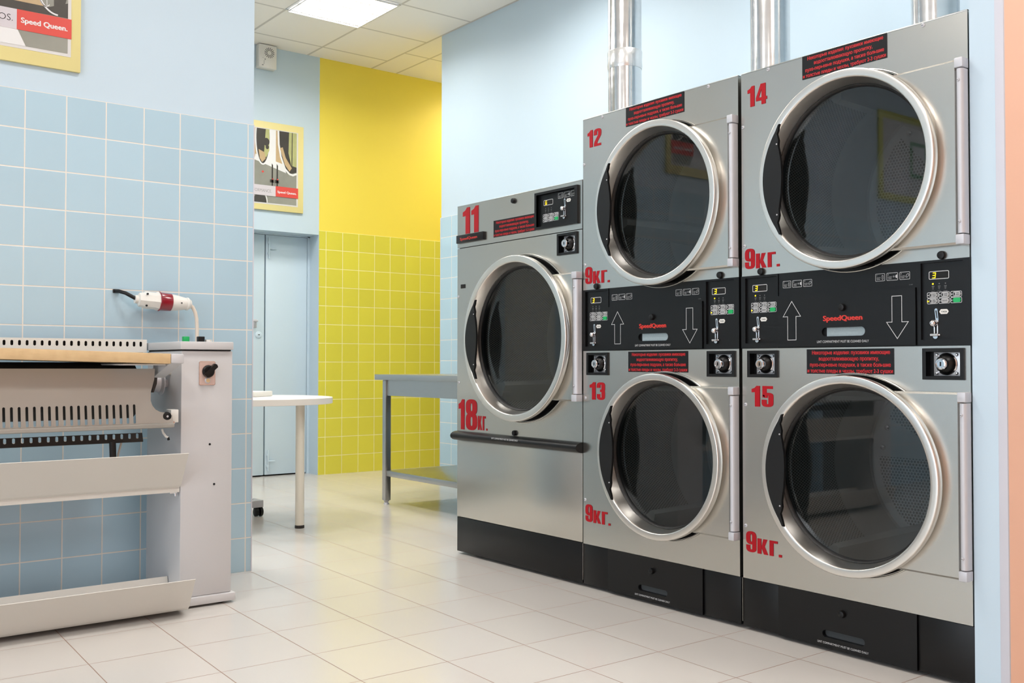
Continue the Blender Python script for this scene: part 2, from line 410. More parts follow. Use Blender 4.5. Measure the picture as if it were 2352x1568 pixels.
pd = bpy.data.lights.new('added_window_portal', 'AREA'); pd.shape = 'RECTANGLE'; pd.size = WX1-WX0; pd.size_y = WZ1-WZ0; pd.cycles.is_portal = True
po = bpy.data.objects.new('added_window_portal', pd); COL.objects.link(po); po.location = ((WX0+WX1)/2, Y0-0.09, (WZ0+WZ1)/2+HZ); po.rotation_euler = (PI/2, 0, 0)
struct(MB(mat=m_peach).box(X1, X1+0.1, Y0, Y1, ZF, ZC), 'wall_end')
# right partition: blue end face, peach side
PX0, PX1, PY = -1.4305, -1.334, 2.752
b = MB(mat=m_blue).box(PX0, PX1-0.012, PY, YB, ZF, ZC)
b.mat(m_peach).box(PX1-0.012, PX1, PY+0.004, YB, ZF, ZC)
struct(b, 'wall_right')
struct(MB(mat=m_bead).box(PX1-0.024, PX1+0.0008, PY-0.0012, PY+0.006, ZF, ZC, 0.001), 'trim_3')
# door in the far wall: two leaves set back in the reveal
LX = XY-0.17
tD = lambda a, p, z: (LX+p, a, z)
SY = 3.372
door = MB(tD, m_bluedoor)
door.box(SY+0.006, DY1-0.022, -0.04, 0.0, ZF+0.012, DZ-0.012, 0.002)
door.mat(m_blue).box(DY1-0.02, DY1, -0.06, 0.008, ZF, DZ); door.box(DY0, DY1, -0.06, 0.008, DZ-0.01, DZ)
door.mat(m_dark).box(DY0, DY1, -0.06, -0.045, ZF+0.001, DZ)
door = struct(door, 'door_1')
MB(tD, m_bluedoor).box(DY0+0.02, SY-0.006, -0.04, 0.002, ZF+0.012, DZ-0.012, 0.002).build('door_leaf', door)
b = MB(tD, m_alu); b.box(SY-0.10, SY-0.072, 0.0, 0.008, 0.29, 0.36, 0.003); b.tube([(SY-0.085, 0.006, 0.345), (SY-0.085, 0.05, 0.345), (SY-0.20, 0.052, 0.345)], 0.009)
b.build('door_handle', door)
b = MB(tD, m_bluedoor); b.lathe(SY-0.055, 0.235, [(0.028, 0.0), (0.028, 0.007), (0.022, 0.011), (0.0, 0.012)], 24); b.mat(m_dark).box(SY-0.063, SY-0.047, 0.011, 0.0125, 0.232, 0.238)
b.build('lock_escutcheon', door)
for z0 in (-0.87, 0.86):
    b = MB(tD, m_bluedoor); b.tube([(SY+0.03, 0.012, z0), (SY+0.03, 0.012, z0+0.17)], 0.006); b.box(SY+0.018, SY+0.042, 0, 0.01, z0+0.03, z0+0.05, 0.002); b.box(SY+0.018, SY+0.042, 0, 0.01, z0+0.12, z0+0.14, 0.002)
    b.tube([(SY+0.03, 0.014, z0+0.08), (SY+0.085, 0.02, z0+0.08)], 0.006)
    b.build('door_bolt', door)

# ------------------------------------------------------------------ ceiling lights (recessed louvre fittings)
m_tubeL = emat('fluorescent_tube', (255, 250, 244), 7.0)
m_tray = pm('white_reflector', (240, 240, 240), 0.3, var=0.01)
m_louv = pm('louvre_aluminium', (235, 235, 238), 0.3, 0.3, var=0.02)
def ceiling_light(cx, cy, label, watts=LIGHT_W, colour=(1.0, 0.965, 0.92)):
    t = thing('ceiling_light', label, 'ceiling light', (cx, cy, ZC-0.012), 'recessed ceiling lights')
    h = 0.292
    tf = lambda a, p, z: (cx+a, cy+p, ZC+z)
    b = MB(tf, m_tray)
    for s in (-1, 1):
        b.box(s*h-0.010, s*h+0.010, -h-0.010, h+0.010, -0.003, -0.0005); b.box(-h, h, s*h-0.010, s*h+0.010, -0.003, -0.0005)
    b.build('frame', t)
    for k in range(4):
        x = -0.219+0.146*k
        tb = MB(tf, m_tubeL); tb.box(x-0.05, x+0.05, -0.275, 0.275, -0.006, -0.002); tb.build('lamp_tube', t)
    b = MB(tf, m_louv)
    for k in range(5): x = -0.29+0.145*k; b.box(x-0.004, x+0.004, -0.283, 0.283, -0.018, -0.007)
    for k in range(9): y = -0.28+0.07*k; b.box(-0.283, 0.283, y-0.0015, y+0.0015, -0.016, -0.007)
    b.build('louvre', t)
    ld = bpy.data.lights.new('ceiling_light_lamp', 'AREA'); ld.shape = 'SQUARE'; ld.size = 0.54; ld.energy = watts; ld.spread = math.radians(158); ld.color = colour
    lo = bpy.data.objects.new('lamp', ld); COL.objects.link(lo); lo.parent = t; lo.location = (0, 0, -0.012)
    return t
ceiling_light(-6.290, 3.352, 'bright recessed square ceiling light with white louvre over the far corner')
for i, (x, y) in enumerate(((-2.67, 1.55), (-2.67, -0.85), (-0.26, 1.55), (-0.26, -0.85), (-5.08, 1.55), (-6.29, 1.55), (-4.481, 3.352), (-2.67, 3.352), (-0.26, 3.352))):  # unseen lamps added on the ceiling grid to brighten walls and steel
    ceiling_light(x, y, 'added recessed square ceiling light of the same kind, unseen overhead, for brightness')

ceiling_light(-6.93, 5.55, 'recessed square ceiling light in the yellow corner, round the wall end', 13.0, (1.0, 0.79, 0.52))

# ------------------------------------------------------------------ heavy condensed digits and letters for the red vinyl numbers
def sup(cx, cz, rx, rz, a0, a1, n=14, e=0.62):
    o = []
    for i in range(n+1):
        t = a0+(a1-a0)*i/n; c, s = math.cos(t), math.sin(t)
        o.append((cx+rx*math.copysign(abs(c)**e, c), cz+rz*math.copysign(abs(s)**e, s)))
    return o
GL = {'1': 0.38, '2': 0.5, '3': 0.5, '4': 0.56, '5': 0.5, '8': 0.52, '9': 0.52, 'к': 0.55, 'г': 0.40, '.': 0.2}
def glyph(mb, ch, a, z, h, p, sx=1.0, xh=1.0):
    """one Impact-like character, lower-left corner at (a, z), height h"""
    T = lambda pts: [(a+x*h*sx, z+y*h) for x, y in pts]
    hx, hz = 0.107*h*sx, 0.068*h
    S = lambda pts, closed=False: mb.stroke(T(pts), hx, hz, p, closed, 0.0 if closed else 0.000012)
    if ch == '1': mb.flat(T([(.14, 0), (.36, 0), (.36, 1), (.21, 1), (.13, .90), (0, .84), (0, .68), (.14, .69)]), p)
    elif ch == '2':
        S([(.107, .64)] + sup(.25, .76, .143, .172, PI, 0, 16) + [(.393, .70), (.375, .60), (.16, .28), (.12, .16), (.107, .0)]); mb.flat(T([(.0, 0), (.49, 0), (.49, .14), (.0, .14)]), p-0.0006)
    elif ch == '3':
        S([(.107, .68)] + sup(.25, .78, .143, .152, PI, 0, 16) + [(.393, .64)] + sup(.29, .61, .103, .09, 0, -PI/2, 8) + [(.2, .52)])
        mb.stroke(T([(.2, .52)] + sup(.29, .43, .103, .09, PI/2, 0, 8) + [(.393, .36)] + sup(.25, .22, .143, .152, 0, -PI, 16) + [(.107, .33)]), hx, hz, p-.0004, False, 0.000012)
    elif ch == '4': mb.flat(T([(.28, 0), (.49, 0), (.49, .2), (.56, .2), (.56, .35), (.49, .35), (.49, 1), (.24, 1), (0, .36), (0, .2), (.28, .2)]), p, [T([(.28, .35), (.15, .35), (.28, .74)])])
    elif ch == '5':
        mb.flat(T([(.03, .45), (.22, .45), (.22, .86), (.48, .86), (.48, 1), (.03, 1)]), p-0.0006)
        S([(.13, .5)] + sup(.27, .5, .123, .11, PI, 0, 14) + [(.393, .4)] + sup(.25, .22, .143, .152, 0, -PI, 16) + [(.107, .34)])
    elif ch == '8':
        S(sup(.26, .74, .150, .192, PI/2, -1.5*PI, 30)[:-1], True); mb.stroke(T(sup(.26, .28, .153, .212, PI/2, -1.5*PI, 30)[:-1]), hx, hz, p-.0004, True)
    elif ch == '9':
        S(sup(.26, .685, .153, .247, PI/2, -1.5*PI, 34)[:-1], True)
        mb.stroke(T([(.413, .7), (.413, .3)] + sup(.26, .24, .153, .172, 0, -PI, 16) + [(.107, .34)]), hx, hz, p-.0004, False, 0.000012)
    elif ch == 'к':
        mb.flat(T([(0, 0), (.2, 0), (.2, xh), (0, xh)]), p)
        mb.flat(T([(.2, .44*xh), (.29, xh), (.5, xh), (.37, .52*xh), (.54, 0), (.32, 0), (.2, .40*xh)]), p-0.0006)
    elif ch == 'г': mb.flat(T([(0, 0), (.2, 0), (.2, xh*.84), (.40, xh*.84), (.40, xh), (0, xh)]), p)
    elif ch == '.': mb.flat(T([(0, 0), (.15, 0), (.15, .15), (0, .15)]), p)
def red_text(s, u0, a, z, h, p, width, name, parent, tf, sub=None):
    gap = 0.05; tot = sum(GL[c] for c in s)+gap*(len(s)-1)
    sx = width/(tot*h); mb = MB(tf, m_red); x = a
    for c in s:
        glyph(mb, c, x, z, h if not (sub and c in sub) else h*sub[c], p, sx if not (sub and c in sub) else sx/sub[c], 0.88); x += (GL[c]+gap)*h*sx
    return mb.build(name, parent)

YD = 2.75                          # front plane of the dryers
WARN = [('Некоторые изделия: пуховики имеющие', .062, .905), ('водоотталкивающую пропитку,', .145, .70), ('пухо-перьевые подушки, а также большие', .035, .94), ('и толстые пледы и чехлы, требуют 2-3 сушки', .004, .992)]
def warn_sticker(a0, a1, z0, z1, tf, parent, bend=0.0, label=None):
    s = MB(tf, m_stick).box(a0, a1, 0.0005, 0.0016, z0, z1).build('warning_sticker', parent)
    W_, H_ = a1-a0, z1-z0
    t = MB(tf, m_redtx)
    for k, (line, f0, fw) in enumerate(WARN):
        t.text(line, a0+W_*f0+W_*fw/2, z1-H_*(0.215+0.245*k), H_*0.155, 0.0024, width=W_*fw*.985, bold=0.04)
    t.build('warning_lettering', s)
    return s
def screw(tf, a, z, p, parent, r=0.0062, m=None):
    b = MB(tf, m or m_alu); b.lathe(a, z, [(r, p), (r, p+0.0015), (r*.72, p+0.0035), (0.0004, p+0.0042)], 20); b.mat(m_dark).flat([(a-r*.5, z-r*.12), (a+r*.5, z-r*.12), (a+r*.5, z+r*.12), (a-r*.5, z+r*.12)], p+0.0046)
    return b.build('screw', parent)
def lock_knob(tf, a, z, p, parent, r=0.0125):
    b = MB(tf, m_black); b.lathe(a, z, [(r, p), (r, p+0.006), (r*.86, p+0.011), (r*.5, p+0.0125), (0.0005, p+0.0125)], 28)
    b.mat(m_dark).flat([(a-r*.45, z-r*.13), (a+r*.45, z-r*.13), (a+r*.45, z+r*.13), (a-r*.45, z+r*.13)], p+0.0128)
    return b.build('lock_cap', parent)
def outline(mb, poly, w, p):
    mb.stroke(poly, w, w, p, True)
def seg_digit(mb, d, a, z, w, h, p):
    t = h*0.13; sl = lambda x, y: (a+x+(y*0.12), z+y)
    S = {'a': [(0, h-t), (w, h-t), (w, h), (0, h)], 'g': [(0, h/2-t/2), (w, h/2-t/2), (w, h/2+t/2), (0, h/2+t/2)], 'd': [(0, 0), (w, 0), (w, t), (0, t)],
         'b': [(w-t, h/2), (w, h/2), (w, h), (w-t, h)], 'c': [(w-t, 0), (w, 0), (w, h/2), (w-t, h/2)], 'f': [(0, h/2), (t, h/2), (t, h), (0, h)], 'e': [(0, 0), (t, 0), (t, h/2), (0, h/2)]}
    for s in {'3': 'abgcd', '6': 'afgedc'}[d]: mb.flat([sl(x, y) for x, y in S[s]], p)

BT = [['HIGH', 'TEMP'], ['LOW', 'TEMP'], ['NO', 'HEAT'], ['MED', 'TEMP'], ['DELICATE', ''], ['', '']]
def control_board(tf, a, z, p, parent, digit, lit, scale=1.0):
    """keypad with display: a, z = top left of the printed block"""
    P = lambda x, y: (a+x*scale, z-y*scale)
    b = MB(tf, m_white); e = 0.0006
    x0, z0 = P(0.0, 0.0)
    outline(b, rrect(a+.006*scale, a+.066*scale, z-.022*scale, z, .003), .0009, p)
    for k, (x, word) in enumerate(((.018, 'HEAT'), (.037, 'COOL'), (.056, 'DONE'))):
        cx, cz = P(x, .036)
        if not (k == 0 and lit): b.mat(m_greyp).flat(circ(cx, cz, .0018, 10), p)
        b.mat(m_greyp)
        for q in range(3): b.flat([(cx-.004+.002*q, cz-.008-.004*q), (cx+.004-.0015*q, cz-.008-.004*q), (cx+.004-.001*q, cz-.0065-.004*q), (cx-.004, cz-.0065-.004*q)], p)
        b.text(word, cx, cz-.0235, .003, p, bold=.01)
    b.mat(m_white)
    for k in range(6):
        r_, c_ = divmod(k, 3); bx, bz = a+(.0+.0358*c_)*scale, z-(.061+.0175*r_)*scale
        outline(b, rrect(bx, bx+.0325*scale, bz-.0155*scale, bz, .003), .0007, p)
        if k != 5 or True: b.flat(circ(bx+.003, bz-.008, .0018, 8), p)
    b.build('printed_legend', parent)
    d = MB(tf, m_dark); d.box(a+.0075*scale, a+.0645*scale, p-.002, p-.0004, z-.0205*scale, z-.0015*scale)
    d.mat(m_led); seg_digit(d, digit, a+.016*scale, z-.0195*scale, .0095*scale, .0165*scale, p+.0002)
    d.build('digital_display', parent)
    if lit:
        for cx, cz in (P(.018, .036), (a+.0025*scale, z-.0865*scale)): MB(tf, m_led).flat(circ(cx, cz, .0026, 12), p+.0009).build('indicator_light', parent)
    for k in range(6):
        r_, c_ = divmod(k, 3); bx, bz = a+(.0+.0358*c_)*scale, z-(.061+.0175*r_)*scale
        q = MB(tf, m_green if k == 5 else m_btn)
        q.prism(rrect(bx+.0075*scale, bx+.0305*scale, bz-.0145*scale, bz-.001*scale, .006*scale, 6), p-.001, p+.0022)
        q.mat(m_stick)
        if k < 5:
            if k != 4: q.flat(rrect(bx+.010, bx+.0135, bz-.012, bz-.004, .0017, 4), p+.0026)
            tx = bx+.022 if k != 4 else bx+.019
            if BT[k][1]: q.text(BT[k][0], tx, bz-.0068*scale, .0032, p+.0026, bold=.02); q.text(BT[k][1], tx, bz-.0118*scale, .0032, p+.0026, bold=.02)
            else: q.text(BT[k][0], tx, bz-.0095*scale, .0034, p+.0026, width=.0145, bold=.01)
        o = q.build('button', parent)
        if k == 5: o['label'] = 'green start button'
def coin_slide(tf, a, z, p, parent, h=0.08):
    """token lever: a, z = top of the slanting slot"""
    b = MB(tf, m_chrome)
    b.prism([(a-.0045, z)] + arc(a, z, .0045, PI, 0, 8)[1:] + [(a+.0075, z-h*.36), (a+.0055, z-h*.47), (a-.004, z-h*.44), (a-.0015, z-h*.36)], p-.002, p+.003)
    b.mat(m_dark).prism([(a-.0015, z-.002), (a+.0015, z-.001), (a+.0042, z-h*.30), (a+.0016, z-h*.30)], p, p+.0034)
    b.mat(m_chrome).sphere((a-.0055, p+.010, z-h*.485), .0105, 24)
    b.box(a-.0075, a-.0035, p-.002, p+.004, z-h*.98, z-h*.5, .001); b.box(a+.002, a+.006, p-.002, p+.004, z-h*.98, z-h*.5, .001)
    b.mat(m_dark).box(a-.004, a+.0025, p-.002, p+.001, z-h*.96, z-h*.5)
    b.mat(m_chrome).box(a-.0165, a+.0155, p-.002, p+.010, z-h*.945, z-h*.875, .0025)
    b.tube([(a-.012, p+.012, z-h*.91), (a+.011, p+.012, z-h*.91)], .0042); b.prism(circ(a, z-h*.96, .0075, 16), p, p+.008)
    b.build('token_slide', parent)
    t = MB(tf, m_whitep); t.prism([(a+.009, z-.0055), (a+.014, z+.0015), (a+.0325, z+.0015), (a+.0375, z-.0055), (a+.0325, z-.0125), (a+.014, z-.0125)], p-.0005, p+.0012)
    t.mat(m_stick).text('TOKEN', a+.0232, z-.0083, .0055, p+.0017, width=.018, bold=.01)
    t.build('token_plate', parent)
def icon_set(mb, a, z, p):
    for k, (x, w, n, l1, l2) in enumerate(((0, .031, '1', 'SELECT', 'TEMP'), (.038, .036, '2', 'INSERT', 'COINS'), (.081, .032, '3', 'PUSH', 'START'))):
        outline(mb, rrect(a+x, a+x+w, z-.022, z, .002), .0006, p)
        mb.text(n, a+x+.0045, z-.0065, .0042, p, bold=.02); mb.text(l1, a+x+.0105, z-.0135, .003, p, width=.014); mb.text(l2, a+x+.0095, z-.0185, .003, p, width=.012)
        cx = a+x+w-.007
        if k == 0: outline(mb, rrect(cx-.002, cx+.002, z-.018, z-.005, .002), .0005, p)
        elif k == 1: mb.flat(arc(cx+.005, z-.011, .0055, PI/2, 1.5*PI, 12), p); outline(mb, circ(cx-.006, z-.011, .002, 12), .0004, p)
        else: outline(mb, [(cx-.005, z-.016), (cx-.003, z-.008), (cx+.002, z-.005), (cx+.005, z-.010), (cx-.001, z-.016)], .0005, p)
def coin_lock(tf, a0, a1, z0, z1, parent, name='coin_box_lock'):
    f = MB(tf, m_black)
    f.prism([(a0, z0), (a1, z0), (a1, z1), (a0, z1)], 0.0, 0.007, [[(a0+.011, z0+.010), (a1-.011, z0+.010), (a1-.011, z1-.010), (a0+.011, z1-.010)]])
    f.mat(m_blackp)
    i0, i1, j0, j1, d = a0+.011, a1-.011, z0+.010, z1-.010, -.018
    f.add([(i0, d, j0), (i1, d, j0), (i1, d, j1), (i0, d, j1), (i0, .004, j0), (i1, .004, j0), (i1, .004, j1), (i0, .004, j1)], [[0, 1, 2, 3], [0, 1, 5, 4], [1, 2, 6, 5], [2, 3, 7, 6], [3, 0, 4, 7]])
    o = f.build(name, parent)
    cx, cz = (a0+a1)/2+.003, (z0+z1)/2; hw = (j1-j0)/2-.001
    s = MB(tf, m_plate).box(cx-hw*1.16, cx+hw*1.2, d, d+.006, j0+.001, j1-.001, .001)
    s.build('lock_plate', o)
    for sx in (-1, 1):
        for sz in (-1, 1):
            q = MB(tf, m_chrome).lathe(cx+sx*hw*.86, cz+sz*hw*.76, [(.0048, d+.006), (.0046, d+.009), (.003, d+.011), (.0002, d+.0115)], 14); q.build('bolt', o)
    q = MB(tf, m_chrome).lathe(cx, cz, [(hw*.93, d+.006), (hw*.93, d+.010), (hw*.86, d+.012)], 40)
    q.mat(m_blackp).lathe(cx, cz, [(hw*.86, d+.012), (hw*.78, d+.018), (hw*.6, d+.026), (hw*.45, d+.030)], 40)
    q.build('escutcheon', o)
    q = MB(tf, m_chrome).lathe(cx, cz, [(hw*.50, d+.024), (hw*.50, d+.040), (hw*.44, d+.043), (hw*.34, d+.0435)], 36)
    q.lathe(cx, cz, [(hw*.34, d+.0435), (hw*.32, d+.0425), (.0003, d+.0425)], 36)
    q.mat(m_dark).flat([(cx-.0014, cz-.006), (cx+.0014, cz-.006), (cx+.0014, cz+.006), (cx-.0014, cz+.006)], d+.0440)
    q.build('lock_cylinder', o)
def quad(a0, a1, z0, z1): return [(a0, z0), (a1, z0), (a1, z1), (a0, z1)]
def slot_plate(mb, poly, p0, p1, sl):
    """plate with a rounded finger slot sl = (a0, a1, z0, z1)"""
    h = rrect(sl[0], sl[1], sl[2], sl[3], (sl[3]-sl[2])/2-.0003, 7)
    mb.prism(poly, p0, p1, [h])
    return h
def dryer_door(tf, cu, cz, R, ph, parent, hb, hinge, rot, back, wall, drum_r):
    rot, gap = rot
    """round porthole door. ph: half height of the hinge-side panel, hinge = (a0, a1) of the hinge strip, rot: drum position"""
    k = R/0.309
    d = MB(tf, m_steel)
    th = math.asin(ph/(R*.955)); a_h = hinge[0]
    # hinge-side sheet, cut round to meet the ring
    poly = [(a_h-.002, cz-ph), (a_h-.002, cz+ph)] + [(cu+R*.955*math.cos(t), cz+R*.955*math.sin(t)) for t in [th-2*th*i/30 for i in range(31)]]
    d.prism(poly, .004, .020); n = len(poly)
    inner = [(a_h-.005, cz-ph+.006), (a_h-.005, cz+ph-.006)] + [(q[0], max(cz-ph+.006, min(cz+ph-.006, q[1]))) for q in poly[2:]]
    # rolled edge of the sheet
    fl = [(x, .020, z) for x, z in poly]+[(x, .0255, z) for x, z in inner]
    d.add(fl, [[i, (i+1) % n, n+(i+1) % n, n+i] for i in range(n)]); d.flat(inner, .0255)
    door = d.build('door', parent)
    # ring
    r = MB(tf, m_steeld)
    prof = [(.290*k, .022), (.303*k, .030), (.3085*k, .040), (.3092*k, .054), (.3088*k, .0590), (.3082*k, .0615), (.3068*k, .0627), (.305*k, .0631), (.300*k, .0633), (.293*k, .0633), (.2875*k, .0630), (.2850*k, .0622), (.2832*k, .0602), (.2818*k, .056), (.2785*k, .045), (.2745*k, .028), (.271*k, .008)]
    r.lathe(cu, cz, prof, 160); r.build('door_ring', door, sharp=50)
    g = MB(tf, m_rubber); g.lathe(cu, cz, [(.272*k, .010), (.268*k, .012), (.2655*k, .010), (.2625*k, .004), (.2615*k, -.004), (.268*k, -.016)], 128)
    g.lathe(cu, cz, [(.290*k, .024), (.2925*k, -.012)], 128); g.build('gasket', door)
    gl = MB(tf, m_glass); gl.flat(circ(cu, cz, .2635*k, 96), .001); gl.build('door_glass', door)
    # handle: black crescent on the ring, scalloped inner edge
    H = [(-.219, .182), (-.2225, .172), (-.2235, .162), (-.2285, .150), (-.2255, .141), (-.2215, .128), (-.2225, .117), (-.2225, .108), (-.2175, .088), (-.2115, .055), (-.2085, .018), (-.2095, -.015), (-.2125, -.050), (-.2175, -.080), (-.2205, -.098), (-.2205, -.108), (-.2195, -.118), (-.2225, -.130), (-.2275, -.141), (-.2245, -.152), (-.2200, -.166), (-.2165, -.182), (-.222, -.181)]
    H += [(-.283*math.cos(t), -.283*math.sin(t)) for t in [math.asin(.158/.283)*(1-2*i/24) for i in range(25)]] + [(-.224, .180)]
    hs = k
    hd = MB(tf, m_hand); pts = [(cu+x*hs, cz+z*hs*hb) for x, z in H]
    hd.prism(pts, .0615, .0715, fn=lambda a, z: 0.004*math.cos((z-cz)/(.18*hs*hb)*PI/2))
    o = hd.build('door_handle', door)
    for s in (1, -1): screw(tf, cu-.2275*hs, cz+s*.116*hs*hb, .0725, o, .0028)
    # hinge strip
    h = MB(tf, m_alu); a0, a1 = hinge; e = ph*.885; am = (a0+a1)/2
    prof = [(a0+.003, -e), (a1, -e)]
    vs = []; N = 10
    arcp = [(a0+.002, .004)] + [(am+(a1-a0)*.46*math.cos(PI-PI*i/N), .022+.012*math.sin(PI*i/N)) for i in range(N+1)] + [(a1-.001, .004)]
    m = len(arcp); vv = [(x, p, cz-e) for x, p in arcp]+[(x, p, cz+e) for x, p in arcp]
    h.add(vv, [[i, (i+1) % m, m+(i+1) % m, m+i] for i in range(m)]+[list(range(m)), list(range(m, 2*m))])
    ho = h.build('hinge', door)
    for s in (-1, 1):
        q = MB(tf, m_alu).box(a0-.0015, a1, 0.0, .036, cz+s*(ph+.001)-(s > 0)*(ph-e-.002), cz+s*(ph+.001)+(s < 0)*(ph-e-.002), .003); q.build('hinge_block', door)
        screw(tf, am-.001, cz+s*e*.86, .034, ho, .0045)
    # drum behind the glass
    dr = MB(tf, m_rubber); dr.lathe(cu, cz, [(R*1.004, -.012), (R*.95, -.018), (R*.915, -.022), (R*.93, -.050), (drum_r, -.056)], 96)
    dm = dr.build('drum_front', parent)
    dr = MB(tf); dr.mat(m_drump).lathe(cu, cz, [(drum_r, -.056), (drum_r, -wall)], 120, uv='cyl')
    dr.mat(m_drum).lathe(cu, cz, [(drum_r, -wall), (drum_r, -back+.01), (drum_r-.006, -back+.002)], 120)
    drum = dr.build('drum', parent)
    bk = MB(tf); bk.mat(m_drum); i_s = 0; bk.mat(m_backp); i_p = 1
    def mf(t, rr, p):
        if rr < drum_r*.34 or rr > drum_r*.9: return 0
        q = ((t-gap+.23) % (2*PI/3))
        return 1 if q > .46 else 0
    bk.lathe(cu, cz, [(drum_r-.003, -back), (drum_r*.9, -back-.004), (drum_r*.34, -back-.004), (.001, -back-.004)], 180, uv=True, matfn=mf)
    bo = bk.build('drum_back', drum)
    for s in (1, -1):
        for q in range(3):
            t = gap+2*PI*q/3
            b = MB(tf, m_chrome).lathe(cu+drum_r*(.86-.0)*math.cos(t+s*.13), cz+drum_r*.86*math.sin(t+s*.13), [(.011, -back-.003), (.009, -back+.004), (.001, -back+.006)], 14); b.build('bolt', bo)
    for q in range(3):
        t = rot+2*PI*q/3; c, s = math.cos(t), math.sin(t); hgt = drum_r*.24
        f = lambda x, y: (cu+(drum_r-.001-y)*c-x*s, cz+(drum_r-.001-y)*s+x*c)
        A = [(-.055*k, -.002), (.055*k, -.002), (.016, hgt), (0, hgt+.004), (-.016, hgt)]
        v0 = [(f(x, y)[0], -.085, f(x, y)[1]) for x, y in [(-.04*k, -.002), (.04*k, -.002), (.012, hgt*.8), (0, hgt*.83), (-.012, hgt*.8)]]; v1 = [(f(x, y)[0], -back+.01, f(x, y)[1]) for x, y in A]
        b = MB(tf, m_drum); b.add(v0+v1, [[i, (i+1) % 5, 5+(i+1) % 5, 5+i] for i in range(5)]+[[0, 1, 2, 3, 4], [9, 8, 7, 6, 5]]); b.build('drum_lifter', drum)
    return door
def opening_lip(mb, cu, cz, R):
    mb.lathe(cu, cz, [(R*1.028, .0005), (R*1.025, .0042), (R*1.018, .0050), (R*1.012, .0030), (R*1.008, -.006), (R*1.006, -.014)], 128)
def box_shell(mb, a0, a1, p0, p1, z0, z1):
    """cabinet without its front: p0 back, p1 front"""
    v = [(a0, p0, z0), (a1, p0, z0), (a1, p0, z1), (a0, p0, z1), (a0, p1, z0), (a1, p1, z0), (a1, p1, z1), (a0, p1, z1)]
    mb.add(v, [[0, 1, 2, 3], [0, 1, 5, 4], [1, 2, 6, 5], [2, 3, 7, 6], [3, 0, 4, 7]])
def bulged(a0, a1, z0, z1, cu, cz, r):
    """rectangle whose lower edge follows the door opening where that hangs below it"""
    if cz-r >= z0: return [(a0, z0), (a1, z0), (a1, z1), (a0, z1)]
    w = math.acos((cz-z0)/r)
    return [(a0, z0)] + [(cu+r*math.sin(t), cz-r*math.cos(t)) for t in [-w+2*w*i/20 for i in range(21)]] + [(a1, z0), (a1, z1), (a0, z1)]
LINT = 'LINT COMPARTMENT MUST BE CLEANED DAILY'

